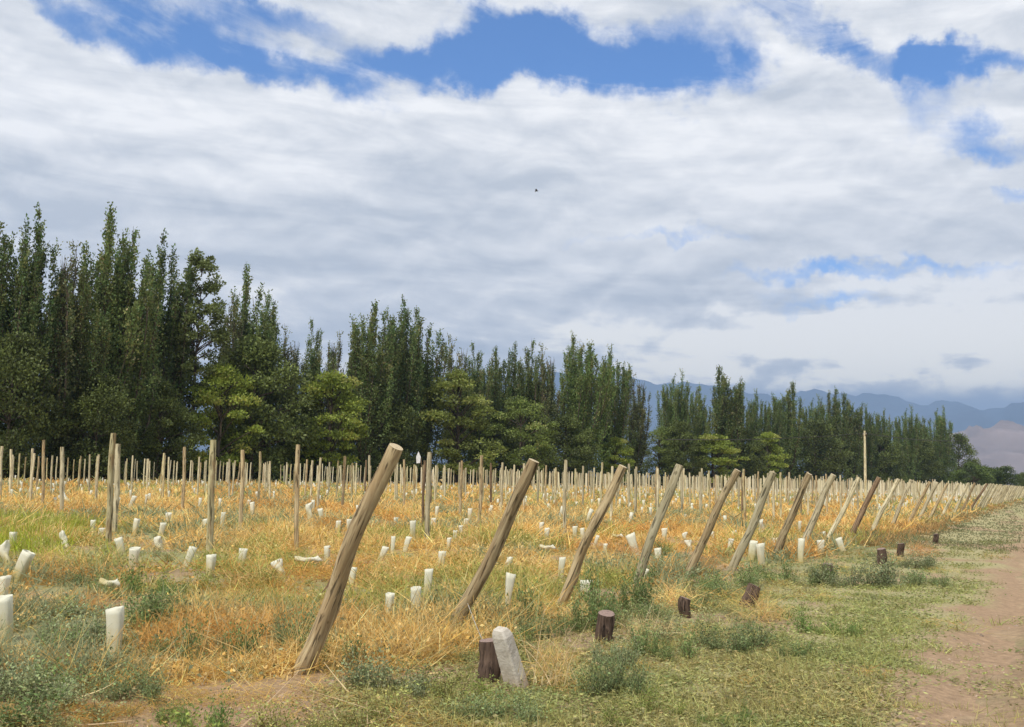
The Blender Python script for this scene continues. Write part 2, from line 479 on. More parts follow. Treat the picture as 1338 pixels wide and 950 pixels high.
def make_road():
    """the dirt track, a sheet a little above the ground with a ragged grown-over edge"""
    us = np.geomspace(1.0, 700, 520) - 4.0
    vs = np.linspace(0, 1, 40)
    U, S = np.meshgrid(us, vs, indexing='ij')
    edge = .92 + .8 * (fbm(us / .8, us * 0, 101, 4) - .5) + .35 * (fbm(us / 5, us * 0, 103, 2) - .5)
    Vv = -2.9 + S * (edge[:, None] + 2.9)
    x, y = xy(U, Vv)
    z = gz(x, y) + .012 - .05 * sstep(.88, 1.0, S)
    soil = np.array([.29, .20, .115]); pale = np.array([.37, .265, .165]); gr = np.array([.24, .23, .11])
    rut = np.maximum(np.exp(-((Vv - .62) / .3) ** 2), np.exp(-((Vv + 1.0) / .33) ** 2))[..., None]
    n = fbm(x / .9, y / .9, 111, 4)[..., None]
    c = soil * (1 - rut) + pale * rut
    n3 = fbm(U / 3.5, Vv / .16, 113, 4)[..., None]
    c = c * (.70 + .5 * n) * (.86 + .30 * n3)
    g = sstep(.5, .68, fbm(x / 1.6, y / .9, 121, 4) + .16 * sstep(.9, 1.6, Vv) - .1 * rut[..., 0])[..., None] * .5
    c = c * (1 - g) + gr * g
    a, b_ = U.shape
    i = np.arange(a - 1)[:, None] * b_; j = np.arange(b_ - 1)[None]
    Fq = np.stack([i + j, i + j + 1, i + b_ + j + 1, i + b_ + j], -1).reshape(-1, 4)
    me = mesh_from('dirt_road', np.stack([x, y, z], -1).reshape(-1, 3), Fq[:, ::-1], c.reshape(-1, 3), smooth=True)
    tag(link('dirt_road', me, M_GROUND), 'pale rutted dirt track along the vineyard edge', kind='structure')
make_road()

# ------------------------------------------------------------------ mountains
def mountain(name, prof, r0_, r1, col, seed, label):
    """prof: list of (photo x, photo y of crest)"""
    azs, els = [], []
    for px, py in prof:
        a, e = dir_ae(px, py); azs.append(a); els.append(e)
    A = np.linspace(azs[0], azs[-1], 300)
    E = np.interp(A, azs, els)
    rr = np.linspace(r0_, r1, 46)
    R, AA = np.meshgrid(rr, A, indexing='ij')
    x, y = R * np.sin(AA), R * np.cos(AA)
    t = (R - r0_) / (r1 - r0_)
    crest = .62
    shape = np.where(t < crest, (t / crest) ** .9, 1 - ((t - crest) / (1 - crest)) * .9)
    H = np.tan(E)[None] * (r0_ + crest * (r1 - r0_))
    sc = (r1 - r0_) / 5
    rid = 1 - np.abs(fbm(x / sc, y / sc, seed, 5) * 2 - 1)
    z = H * shape * (.62 + .55 * rid) + 0.0
    z = z * sstep(0, .06, t) - 5 * (1 - sstep(0, .06, t))
    n = fbm(x / (sc * .4), y / (sc * .4), seed + 5, 4)[..., None]
    c = np.asarray(col) * (.6 + .8 * n)
    a, b_ = R.shape
    i = np.arange(a - 1)[:, None] * b_; j = np.arange(b_ - 1)[None]
    Fq = np.stack([i + j, i + j + 1, i + b_ + j + 1, i + b_ + j], -1).reshape(-1, 4)
    me = mesh_from(name, np.stack([x, y, z], -1).reshape(-1, 3), Fq[:, ::-1], c.reshape(-1, 3), smooth=True)
    tag(link(name, me, M_ROCK), label, kind='structure')
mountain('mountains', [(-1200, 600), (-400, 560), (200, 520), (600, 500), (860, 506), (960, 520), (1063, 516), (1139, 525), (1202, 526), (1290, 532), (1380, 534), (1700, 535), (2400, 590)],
         8000, 12500, (.06, .09, .14), 5, 'blue mountain range under the cloud bank')  # blue of the distant air is partly painted into the rock colour
mountain('hills', [(1080, 630), (1170, 600), (1240, 572), (1280, 564), (1312, 560), (1360, 570), (1450, 575), (1650, 590), (1900, 625)],
         4600, 6400, (.20, .155, .14), 8, 'bare pinkish foothills at the right edge')

# ------------------------------------------------------------------ trees
def poplar_mesh(seed, spread=2.6, n_stem=15, H=25.0, bare=.0, hue=(.158, .215, .068), low=1.0):
    g = np.random.default_rng(seed)
    wood, leaf = [], []
    wood.append(tube([[0, 0, -.3], [0, 0, 2.5], [.1, .05, 6], [.05, -.1, 11]], [.42, .33, .26, .12], 8))
    for s in range(n_stem):
        ang = g.uniform(0, 2 * math.pi)
        rr = spread * math.sqrt(g.uniform(0.0, 1)) * (.55 if s < 4 else 1)
        top = H * (1 - .30 * (rr / spread) ** 1.5 * g.uniform(.4, 1.3) - g.uniform(0, .13)) if s else H
        z0 = g.uniform(1.0, 4.5)
        k = np.linspace(0, 1, 9)
        zz = z0 + (top - z0) * k
        rad = rr * (1 - np.exp(-3.2 * k)) * (1 + .12 * k)
        wob = g.normal(size=2) * .25
        path = np.stack([np.cos(ang) * rad + wob[0] * np.sin(k * 5), np.sin(ang) * rad + wob[1] * np.sin(k * 4 + 1), zz], 1)
        wood.append(tube(path[:8], .13 * (1 - k[:8] * .88) + .012, 5))
        # shoots that run up beside the stem
        m = int(58 * g.uniform(.8, 1.2))
        t = g.uniform(.04, 1, m) ** .75
        P = np.stack([np.interp(t, k, path[:, i]) for i in range(3)], 1)
        a2 = g.uniform(0, 2 * math.pi, m)
        out = np.stack([np.cos(a2), np.sin(a2), np.zeros(m)], 1)
        L = (1.6 + 2.3 * (1 - t)) * g.uniform(.6, 1.2, m)
        Dr = unit(out * (g.uniform(.12, .62, m) * (1.15 - .62 * t))[:, None] + np.array([0, 0, 1.0]))
        nl = 20
        tt = g.uniform(0, 1, (m, nl))
        keep = np.ones(m, bool)
        if bare: keep = g.uniform(size=m) > bare * sstep(.45, .95, t)
        C = P[:, None] + Dr[:, None] * (L[:, None] * tt)[..., None] + g.normal(size=(m, nl, 3)) * (.10 + .20 * (1 - t))[:, None, None]
        dl = unit(Dr[:, None] * 1.0 + g.normal(size=(m, nl, 3)) * .55)
        tone = g.lognormal(0, .32, (m, 1, 1))
        c = np.asarray(hue)[None, None] * tone * (1 + g.normal(size=(m, nl, 1)) * .2)
        c = np.clip(c, .006, .3); c[..., 0] *= g.uniform(.8, 1.25, (m, 1))
        C, dl, c = C[keep].reshape(-1, 3), dl[keep].reshape(-1, 3), c[keep].reshape(-1, 3)
        leaf.append(leaves(C, dl, g.uniform(.18, .36, len(C)), g.uniform(.11, .21, len(C)), c, g))
        bareidx = np.where(~keep)[0] if bare else np.arange(0, m, 7)
        for q in bareidx[:14]:
            wood.append(tube([P[q], P[q] + Dr[q] * L[q] * .6, P[q] + Dr[q] * L[q] * 1.15], [.035, .025, .012], 3))
    # low dense skirt of side shoots
    m = int(230 * low)
    a2 = g.uniform(0, 2 * math.pi, m); z = 1.2 + H * .66 * g.uniform(0, 1, m) ** 1.25
    rr = spread * g.uniform(.1, 1.15, m) * (1 - .75 * sstep(.30, .72, z / H))
    rr *= .75 + .25 * sstep(1, 6, z)
    C0 = np.stack([np.cos(a2) * rr, np.sin(a2) * rr, z], 1)
    nl = 34
    Dr = unit(np.stack([np.cos(a2) * .4, np.sin(a2) * .4, np.ones(m)], 1))
    C = C0[:, None] + Dr[:, None] * g.uniform(-.9, 1.2, (m, nl, 1)) + g.normal(size=(m, nl, 3)) * .26
    c = np.asarray(hue)[None, None] * g.lognormal(-.1, .3, (m, 1, 1)) * np.ones((m, nl, 1))
    dl = unit(Dr[:, None] + g.normal(size=(m, nl, 3)) * .8)
    leaf.append(leaves(C.reshape(-1, 3), dl.reshape(-1, 3), g.uniform(.2, .38, m * nl), g.uniform(.14, .24, m * nl), c.reshape(-1, 3), g))
    return mesh_from('poplar_trunk', *join(wood)), mesh_from('poplar_crown', *join(leaf))

def broad_mesh(seed, H=10.0, R=3.4, z0=1.2, n_cl=58, hue=(.11, .15, .035), nl=170, flat=.45, lsize=.2):
    """deciduous tree: limbs carrying tiers of leaf clusters"""
    g = np.random.default_rng(seed)
    wood, leaf = [], []
    wood.append(tube([[0, 0, -.3], [.1, 0, z0 + .5], [.15, .1, H * .5], [0, .1, H * .85]], [.24, .19, .11, .03], 7))
    for k in range(n_cl):
        zf = g.uniform(0, 1)
        z = z0 + (H - z0) * zf
        env = R * (math.sin(math.pi * min(1, .18 + zf * .80)) ** .7)
        a = g.uniform(0, 2 * math.pi); r = env * math.sqrt(g.uniform(.12, 1))
        c0 = np.array([math.cos(a) * r, math.sin(a) * r, z])
        zb = max(z0 * .7, z - g.uniform(.8, 2.2))
        if k % 2 == 0: wood.append(tube([[.1, .05, zb], [c0[0] * .5, c0[1] * .5, (zb + z) / 2 + .1], c0], [.08, .05, .02], 4))
        s = g.uniform(.55, 1.1) * R * .26
        P = g.normal(size=(nl, 3)); P = unit(P) * (g.uniform(0, 1, (nl, 1)) ** .5)
        C = c0 + P * s * np.array([1.25, 1.25, flat])
        C[:, 2] -= .25 * (np.hypot(P[:, 0], P[:, 1])) * s
        dl = unit(P + g.normal(size=(nl, 3)) * .6 + np.array([0, 0, .15]))
        tone = g.lognormal(0, .25)
        col = np.asarray(hue)[None] * tone * (1 + g.normal(size=(nl, 1)) * .3)
        leaf.append(leaves(C, dl, g.uniform(.8, 1.5, nl) * lsize, g.uniform(.5, .9, nl) * lsize, np.clip(col, .01, .4), g))
    return mesh_from('tree_trunk', *join(wood)), mesh_from('tree_crown', *join(leaf))

POP = [poplar_mesh(101, 3.0, 22), poplar_mesh(102, 2.7, 17, bare=.2), poplar_mesh(103, 3.5, 26, hue=(.160, .215, .070)),
       poplar_mesh(104, 2.3, 13, bare=.5, hue=(.160, .188, .078), low=.8), poplar_mesh(105, 5.2, 42, hue=(.155, .220, .064), low=1.9),
       poplar_mesh(106, 3.0, 21, hue=(.125, .180, .060)), poplar_mesh(107, 4.0, 30, hue=(.150, .212, .068), low=1.5)]
BRD = [broad_mesh(201, hue=(.22, .265, .065), nl=200), broad_mesh(202, H=9, R=3.4, hue=(.25, .32, .055), nl=210), broad_mesh(203, H=10, R=3.8, hue=(.18, .235, .06)),
       broad_mesh(204, H=25, R=3.1, z0=9.5, n_cl=85, hue=(.15, .185, .06), nl=130, flat=.8, lsize=.27),
       broad_mesh(205, H=12, R=5.0, z0=.8, n_cl=110, hue=(.115, .145, .042), nl=150, flat=.7, lsize=.26), broad_mesh(206, H=7, R=5.0, z0=.1, n_cl=80, hue=(.11, .155, .04), nl=130, flat=.6, lsize=.3)]
for a, b_ in POP + BRD:
    a.materials.append(M_BARK); b_.materials.append(M_LEAF)
DEPTH = ([-200, 0, 150, 520, 745, 945, 1085, 1230, 1400], [84, 88, 97, 144, 175, 216, 266, 311, 380])
def tree(name, cat, pair, px, top_y, H0, label, group, dz=0.0, wide=1.0, base_z=0.0, rot=None):
    Yd = float(np.interp(px, *DEPTH)) + dz
    p = at_depth(px, top_y, Yd)
    h = p.z
    o = bpy.data.objects.new(name, None); COL.objects.link(o)
    # stand where the crown top is seen
    o.location = (p.x, Yd, base_z)
    o.rotation_euler = (0, 0, random.uniform(0, 6.28) if rot is None else rot)
    s = h / H0
    o.scale = (s * wide, s * wide, s)
    tag(o, label, cat, group)
    link('trunk', pair[0], None, o); link('crown', pair[1], None, o)
    return o
G_POP = 'row of poplars along the far side of the vineyard'
P_ROW = [
 (-62, 300, 2, 1.0, 'tall poplar just beyond the left frame edge'),
 (-22, 292, 0, 1.0, 'tall poplar cut off by the left edge of the photo'),
 (12, 272, 1, .95, 'poplar at the left edge with several separate thin spires'),
 (48, 270, 5, .9, 'second poplar from the left edge, tall leafy spires'),
 (92, 312, 3, 1.15, 'poplar with reddish bare twigs at its tip, left of the tallest one'),
 (112, 345, 2, .9, 'lower dark poplar filling the gap left of the tallest poplar'),
 (150, 268, 0, .95, 'tallest poplar with one sharp leafy spire, upper left'),
 (183, 298, 1, .95, 'poplar right of the tallest one, with a sparse twiggy tip'),
 (217, 305, 5, .95, 'twin-tipped poplar left of the rounded pale-green tree'),
 (242, 352, 3, 1.0, 'thin poplar partly behind the rounded pale-green tree'),
 (303, 385, 3, .9, 'nearly bare thin poplar between the rounded tree and the three-spired poplar'),
 (335, 345, 1, .95, 'poplar with three narrow spires right of the rounded pale-green tree'),
 (352, 392, 5, .9, 'poplar close against the right side of the three-spired one'),
 (381, 428, 3, 1.1, 'thin greyish poplar at the left of the low dip in the tree line'),
 (412, 420, 1, .9, 'slim poplar with a pointed tip in the low dip of the tree line'),
 (440, 432, 3, 1.0, 'sparse poplar behind the bright-green broad tree'),
 (458, 470, 2, .8, 'short poplar just right of the low dip in the tree line'),
 (484, 390, 0, 1.05, 'full poplar starting the second tall cluster'),
 (508, 405, 2, .95, 'bushy poplar in the middle of the second tall cluster'),
 (527, 389, 5, 1.0, 'highest flat-topped poplar of the second tall cluster'),
 (558, 402, 1, 1.1, 'looser yellow-green poplar ending the second tall cluster'),
 (598, 438, 3, 1.1, 'poplar with bare twigs standing above the yellow-green broad tree'),
 (621, 450, 1, 1.0, 'small pointed poplar right of the yellow-green broad tree'),
 (646, 452, 0, .9, 'slim poplar above the tiered broad tree, left one of two'),
 (672, 448, 5, .9, 'slim poplar above the tiered broad tree, right one of two'),
 (697, 444, 1, 1.0, 'poplar with thin spires just left of the huge bushy poplar'),
 (715, 450, 3, 1.0, 'twiggy poplar touching the left side of the huge bushy poplar'),
 (757, 433, 4, 1.0, 'huge bushy fan-shaped poplar in the middle of the tree line'),
 (800, 450, 6, .95, 'broad poplar forming the right shoulder of the huge bushy poplar'),
 (832, 485, 3, 1.2, 'feathery thin poplar before the gap where the mountains show'),
 (882, 483, 6, .9, 'rounded-topped poplar just right of the mountain gap'),
 (912, 503, 2, .9, 'middling poplar left of the sharp square-topped poplar'),
 (946, 476, 0, 1.25, 'poplar with a blunt tall top rising against the mountains'),
 (965, 500, 1, 1.0, 'thin poplar tucked right beside the blunt-topped poplar'),
 (990, 508, 6, .85, 'leafy low poplar between the blunt-topped and the twin-spired poplars'),
 (1012, 520, 5, 1.0, 'dark poplar filling the space left of the twin-spired poplar'),
 (1030, 497, 0, 1.2, 'twin-spired poplar against the blue ridge'),
 (1062, 516, 6, .9, 'bushy poplar left of the power pole'),
 (1088, 507, 2, 1.2, 'tallest poplar near the power pole, upright plumes'),
 (1108, 512, 0, 1.2, 'poplar standing just left of the power pole'),
 (1130, 528, 6, .9, 'low poplar directly behind the power pole'),
 (1155, 534, 4, .85, 'broad rounded poplar right of the power pole'),
 (1184, 530, 6, .95, 'poplar with a ragged even top near the right end of the row'),
 (1205, 545, 2, 1.1, 'small poplar second from the right end of the row'),
 (1226, 530, 6, 1.05, 'last full poplar at the right end of the row'),
]
for px, ty, k, w_, lab in P_ROW:
    tree('poplar_tree', 'poplar', POP[k], px, ty, 26.2, lab, G_POP, dz=random.uniform(-3, 3), wide=w_ * 1.08)
G_BRD = 'broad-leaved trees among the poplars'
for px, ty, k, dz, w_, lab in [
    (266, 328, 3, -3, 1.0, 'rounded pale-green tree with a bare lower trunk among the left poplars'),
    (290, 478, 1, -5, .95, 'light-green branches of a broad tree below the rounded pale tree'),
    (20, 440, 4, -4, .85, 'dark broad tree under the poplars at the left edge'),
    (130, 492, 4, -4, 1.0, 'dark low tree under the tallest poplar'),
    (212, 500, 4, -3, .95, 'dark low tree left of the light-green branches'),
    (338, 446, 4, -4, .95, 'big dark-green tree below the three narrow spires'),
    (437, 488, 1, -8, 1.05, 'bright-green broad tree in the dip of the tree line'),
    (400, 520, 4, -2, .8, 'dark tree left of the bright-green broad tree'),
    (510, 520, 4, -2, .9, 'dark tree under the second tall poplar cluster'),
    (600, 487, 0, -8, 1.2, 'yellow-green broad tree right of the second tall cluster'),
    (682, 522, 2, -8, 1.15, 'tiered green broad tree left of the huge bushy poplar'),
    (646, 540, 4, -2, .9, 'dark tree left of the tiered broad tree'),
    (806, 572, 1, -10, 1.0, 'small lime-green bush at the foot of the huge bushy poplar'),
    (740, 545, 4, -5, 1.1, 'dark tree mass at the foot of the huge bushy poplar'),
    (862, 560, 2, 2, 1.0, 'dull green tree in the gap where the mountains show'),
    (890, 552, 4, -4, .9, 'dark tree at the foot of the rounded-topped poplar'),
    (930, 568, 1, -10, 1.6, 'lime and rust coloured bush left of the square-topped leaning posts'),
    (968, 560, 4, -2, 1.0, 'dark tree right of the lime and rust bush'),
    (1004, 566, 1, -10, 1.0, 'small bright bush at the foot of the poplars left of the power pole'),
    (1065, 552, 4, -6, 1.1, 'dark rounded tree left of the power pole'),
    (1150, 572, 4, -4, 1.1, 'dark rounded tree right of the power pole'),
    (1200, 575, 4, -4, 1.1, 'dark rounded tree near the end of the poplar row'),
    (1252, 568, 4, -8, .75, 'small dark tree ending the tree row on the right'),
    ]:
    H0 = [10, 9, 10, 25, 12][k]
    tree('broad_tree', 'tree', BRD[k], px, ty, H0, lab, G_BRD, dz=dz, wide=w_)
for px, ty, k, dz, w_, lab in [
    (1272, 606, 5, -30, 1.0, 'sunlit green bush right after the end of the tree row'),
    (1290, 611, 5, -20, 1.0, 'low sunlit green bush in the middle of the far right hedge'),
    (1312, 610, 5, -30, 1.1, 'green bush at the right end of the far hedge below the hills'),
    (1345, 612, 4, -60, .9, 'dark reddish tree cut by the right edge at the horizon')]:
    tree('hedge_bush', 'bush', BRD[k], px, ty, [10, 9, 10, 25, 12, 7][k], lab, 'green bushes at the far right below the hills', dz=dz, wide=w_)

def undergrowth():
    """dim brush between and behind the tree feet"""
    g = np.random.default_rng(300)
    n = 18000
    px = g.uniform(-60, 1265, n)
    Yd = np.interp(px, *DEPTH) + g.uniform(1, 9, n)
    k = (px - CX) / F_PX
    x = k * Yd * 1.0
    z = np.abs(g.normal(size=n)) * 1.3 * (.5 + fbm(x / 5, Yd / 5, 7, 3)) * (Yd / 130) ** .3
    C = np.stack([x, Yd, z], 1)
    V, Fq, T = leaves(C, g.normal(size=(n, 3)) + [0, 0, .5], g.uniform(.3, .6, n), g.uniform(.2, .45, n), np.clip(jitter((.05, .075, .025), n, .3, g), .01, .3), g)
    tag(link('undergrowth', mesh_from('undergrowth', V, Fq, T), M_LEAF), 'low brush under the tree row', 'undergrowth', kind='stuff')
undergrowth()

# ------------------------------------------------------------------ power pole, wires, shed, bird
def simple(name, parts, m, parent=None, loc=(0, 0, 0)):
    return link(name, mesh_from(name, *join(parts)), m, parent, loc)
pp = ground_at(1131, 649)
top = at_depth(1131.5, 563, pp.y)
hp = top.z
pole = bpy.data.objects.new('power_pole', None); COL.objects.link(pole); pole.location = (pp.x, pp.y, 0)
tag(pole, 'tall thin power pole in front of the dark trees at right', 'power pole')
simple('pole', [tube([[0, 0, -.5], [0, 0, hp * .5], [0, 0, hp]], [.20, .17, .13], 8)], M_POST_PALE, pole)
simple('crossarm', [tube([[-.0, -.65, hp - .55], [0, .65, hp - .55]], [.06, .06], 6)], M_POST_DARK, pole)
for s in (-.55, 0, .55):
    simple('insulator', [tube([[0, s, hp - .48], [0, s, hp - .42], [0, s, hp - .30]], [.03, .06, .03], 6, (.35, .33, .3))], M_TINTED, pole)
wr = []
for s in (-.55, .55):
    for ex, ey in ((870, 574), (1262, 576)):
        e = at_depth(ex, ey, pp.y + (12 if ex > 1200 else -12))
        A = np.array([pp.x, pp.y + s, hp - .30]); E_ = np.array([e.x, e.y + s, e.z])
        t = np.linspace(0, 1, 16)[:, None]
        path = A + (E_ - A) * t; path[:, 2] -= (1.0 * 4 * t[:, 0] * (1 - t[:, 0])) * .35
        wr.append(tube(path, .022, 4, (.06, .06, .06)))
tag(simple('power_line', wr, M_TINTED), 'thin sagging power line strung to the pole', 'wire')

def plain(name, c, rough=.7):
    m, b, out = mat(name)
    geo = b.n('ShaderNodeNewGeometry')
    cc = b.mix(b.ramp(b.noise(geo.outputs['Position'], 6, 5), .35, .7), c, tuple(k * .75 for k in c))
    p = b.n('ShaderNodeBsdfPrincipled'); b.put(p.inputs['Base Color'], cc); p.inputs['Roughness'].default_value = rough
    m.node_tree.links.new(p.outputs[0], out.inputs['Surface']); return m
M_WHITE = plain('white_paint', (.80, .80, .80))
sh = at_depth(547, 596, 138)
sb = bpy.data.objects.new('sign_board', None); COL.objects.link(sb); sb.location = (sh.x, 138, 0)
tag(sb, 'tiny white pointed board between the tree feet, above the field posts', 'board')
zc_ = sh.z
bv_ = [(-.34, 0, zc_ - .1), (-.04, 0, zc_ + .65), (.30, 0, zc_ - .1), (.22, 0, zc_ - .95), (-.26, 0, zc_ - 1.0)]
me = bpy.data.meshes.new('board')
me.from_pydata([(x_, -.03, z_) for x_, y_, z_ in bv_] + [(x_, .03, z_) for x_, y_, z_ in bv_], [], [(0, 4, 3, 2, 1), (5, 6, 7, 8, 9)] + [(k_, (k_ + 1) % 5, (k_ + 1) % 5 + 5, k_ + 5) for k_ in range(5)]); me.update()
link('board', me, M_WHITE, sb)
simple('stake', [tube([[.75, .1, 0], [.30, .1, zc_ - .2]], [.09, .07], 6)], M_POST_DARK, sb)

bp_ = at_depth(701, 249.5, 60)
bv = tube([[-.10, 0, 0], [-.05, 0, .01], [.03, 0, .01], [.09, 0, .0], [.13, 0, 0]], [.008, .030, .035, .02, .004], 8, (.05, .05, .05))
bird = simple('bird', [bv], M_TINTED, loc=tuple(bp_)); tag(bird, 'tiny dark bird flying high in the cloudy sky', 'bird')
for sgn in (-1, 1):
    wv = np.array([[.04, 0, 0], [-.05, 0, 0], [-.07, sgn * .16, .06], [.02, sgn * .17, .07], [-.10, sgn * .30, .03], [-.04, sgn * .30, .035]]); 
    V2 = np.concatenate([wv + [0, 0, .004], wv - [0, 0, .004]])
    F2 = np.array([[0, 1, 2, 3], [3, 2, 4, 5], [7, 6, 9, 8], [8, 9, 11, 10], [0, 3, 9, 6], [3, 5, 11, 9], [1, 7, 8, 2], [2, 8, 10, 4]])
    link('wing', mesh_from('wing', V2, F2, np.tile([.05, .05, .05], (12, 1))), M_TINTED, bird)

# ------------------------------------------------------------------ posts
def post_mesh(seed, L, r0_, r1, sides=18, n=26, bend=.02, knots=3):
    """rough round post along +Z, starting at z=0; returns body mesh and the cut end mesh"""
    g = np.random.default_rng(seed)
    z = np.linspace(0, L, n)
    t = z / L
    ph = g.uniform(0, 6, 4)
    path = np.stack([bend * np.sin(t * 5 + ph[0]) + bend * .5 * np.sin(t * 11 + ph[1]), bend * np.sin(t * 4.3 + ph[2]) + bend * .4 * np.sin(t * 13 + ph[3]), z], 1)
    path[:, :2] -= path[0, :2]
    rad = r0_ + (r1 - r0_) * t
    ang = np.arange(sides) / sides * 2 * math.pi
    sq = 1 + .05 * np.sin(ang * 2 + ph[0])[None] + .035 * np.sin(ang[None] * 3 + t[:, None] * 4 + ph[1]) + g.normal(size=(n, sides)) * .012
    for k in range(knots):
        zt, aa = g.uniform(.15, .9), g.uniform(0, 6.28)
        da = np.angle(np.exp(1j * (ang - aa)))
        sq = sq + g.uniform(.12, .25) * np.exp(-((t - zt) / (.06 / L * 1.8)) ** 2)[:, None] * np.exp(-(da / .45) ** 2)[None]
    sq[-1] *= .93
    V, Fq, T = tube(path, rad, sides, squash=sq)
    body = mesh_from('post_body', V, Fq, T, smooth=True)
    ringv = V[-sides:]
    c = ringv.mean(0)
    vs = [tuple(p) for p in (ringv - c) * 1.0 + [0, 0, .001]] + [(0, 0, .004)]
    me = bpy.data.meshes.new('cut_end'); me.from_pydata(vs, [], [(i, (i + 1) % sides, sides) for i in range(sides)]); me.update()
    return body, me, c
def place_along(o, base, tip):
    d = (Vector(tip) - Vector(base)).normalized()
    o.rotation_mode = 'QUATERNION'
    o.rotation_quaternion = Vector((0, 0, 1)).rotation_difference(d)
    o.location = base
LEAN = Vector((-DV[0], -DV[1], 0))
def lean_solve(base, tpx, tpy):
    """how far (s) a post leans towards the track and how high (h) it ends, from where its top is seen"""
    # project(base + s*LEAN + h*z) = (tpx, tpy)
    bx = base - Vector((0, 0, CAM_H))
    A = np.zeros((2, 2)); b = np.zeros(2)
    for i, (ax, k) in enumerate(((RIGHT, (tpx - CX) / F_PX), (UP, (CY - tpy) / F_PX))):
        w = ax - fwd * k
        A[i] = [w.dot(LEAN), w.z]; b[i] = -w.dot(bx)
    return np.linalg.solve(A, b)
def line_point(px):
    d = ray(px, 640)
    # intersection of the azimuth of px with the line v = V_POST
    k = V_POST / (d.x * DV[0] + d.y * DV[1])
    return Vector((d.x * k, d.y * k, 0))
G_END = 'leaning end posts along the dirt track'
LEANERS = [  # base px,py, top px,py, radius, material, label
 (395, 878, 519, 584, .074, M_POST, 'nearest and thickest leaning post, knotted, left of the stone marker'),
 (595, 824, 695, 600, .066, M_POST, 'second leaning post, split at its foot, just behind the stone marker'),
 (731, 790, 815, 609, .066, M_POST, 'third leaning post, foot in the green bush right of the stone marker'),
 (827, 766, 890, 608, .070, M_POST_PALE, 'fourth leaning post, pale, with a rusty burrow behind its foot'),
 (901, 754, 964, 614, .072, M_POST, 'fifth leaning post, brown, above the small dark stump'),
 (955, 748, 1012, 618, .070, M_POST_PALE, 'sixth leaning post, pale, left of two white tubes standing together'),
 (1010, None, 1060, 620, .080, M_POST, 'seventh leaning post, darker foot, right of two white tubes'),
 (1047, None, 1091, 621, .084, M_POST_PALE, 'eighth leaning post, thick and very pale, beside a tube at its foot'),
 (1078, None, 1121, 623, .062, M_POST_PALE, 'ninth leaning post, slender and pale, next to the dark brown one'),
 (1111, None, 1149, 624, .084, M_POST_DARK, 'tenth leaning post, the dark brown one near the power pole'),
 (1137, None, 1174, 626, .078, M_POST_PALE, 'eleventh leaning post, pale, first right of the dark brown one'),
 (1163, None, 1191, 627, .070, M_POST_PALE, 'twelfth leaning post, slender, second right of the dark brown one'),
 (1184, None, 1214, 629, .070, M_POST, 'thirteenth leaning post, third right of the dark brown one'),
 (1197, None, 1225, 630, .076, M_POST_PALE, 'fourteenth leaning post, fourth right of the dark brown one'),
 (1213, None, 1238, 631, .074, M_POST, 'fifteenth leaning post, fifth right of the dark brown one'),
 (1229, None, 1252, 631, .074, M_POST_PALE, 'sixteenth leaning post, sixth right of the dark brown one'),
 (1244, None, 1266, 631, .074, M_POST_PALE, 'seventeenth leaning post, seventh right of the dark brown one'),
 (1255, None, 1274, 631, .074, M_POST, 'eighteenth leaning post, eighth right of the dark brown one'),
 (1266, None, 1290, 632, .080, M_POST_DARK, 'dark leaning post far along the row, near where posts crowd together'),
]
end_u = []
lean_geo = []
for i, (bx_, by, tx, ty, r, m_, lab) in enumerate(LEANERS):
    if by is not None:
        base = ground_at(bx_, by)
        s_, h_ = lean_solve(base, tx, ty)
    else:
        base = line_point(bx_)
        s_, h_ = lean_solve(base, tx, ty)
        h_ = min(max(h_, 1.7), 2.0); s_ = min(max(s_, .7), 1.15)
    base.z = gzf(base.x, base.y)
    tip = base + LEAN * s_ + Vector((0, 0, h_ - base.z))
    d = (tip - base).normalized()
    b2 = base - d * .35
    L = (tip - b2).length
    body, cut, c = post_mesh(400 + i, L, r * 1.04, r * .88, sides=22 if i < 6 else 14, n=34 if i < 6 else 18, bend=.022 if i < 9 else .012, knots=5 if i < 6 else 2)
    o = link('leaning_post', body, m_); place_along(o, b2, tip)
    tag(o, lab, 'post', G_END)
    link('cut_end', cut, M_END, o, tuple(c))
    end_u.append(uv(base.x, base.y)[0]); lean_geo.append((base.copy(), tip.copy()))
    if i == 0:
        # torn strip and a swollen knot on the nearest post
        V, Fq, T = ribbons(np.array([[-.070, .0, 1.18], [-.066, .03, 1.22]]), np.array([[-.05, 0, -1.0], [-.04, .02, -1.0]]), np.array([.16, .10]), np.array([.030, .018]), np.array([[-.025, 0, 0], [-.02, 0, 0]]), np.tile([.12, .08, .05], (2, 1)), 4)
        o2 = link('torn_bark_strip', mesh_from('torn_bark_strip', V, Fq, T), M_POST_DARK, o)
LM = [post_mesh(460 + k, 2.45, .078, .070, 8, 8, .01, 1) for k in range(3)]
for b_, c_, _ in LM: b_.materials.append(M_POST_PALE if _ is None else M_POST_PALE); c_.materials.append(M_END)
u_ = end_u[-1]; k = 0
END_ALL = [(u, V_POST) for u in end_u]
while u_ < 330:
    u_ += 2.55 * random.uniform(.93, 1.07)
    x_, y_ = xy(u_, V_POST + random.uniform(-.1, .1))
    base = Vector((x_, y_, -.3)); tip = Vector((x_, y_, 0)) + LEAN * random.uniform(.85, 1.05) + Vector((0, 0, random.uniform(1.78, 1.95)))
    base = base - LEAN * .15
    o = link('leaning_post', LM[k % 3][0]); place_along(o, base, tip)
    ORD = ['first', 'second', 'third', 'fourth', 'fifth', 'sixth', 'seventh', 'eighth', 'ninth', 'tenth']
    tag(o, ORD[k] + ' small leaning post beyond the dark far one of the end row' if k < 10 else
        'tiny leaning end post in the crowded run that shrinks towards the horizon', 'post', G_END)
    END_ALL.append((u_, V_POST)); k += 1

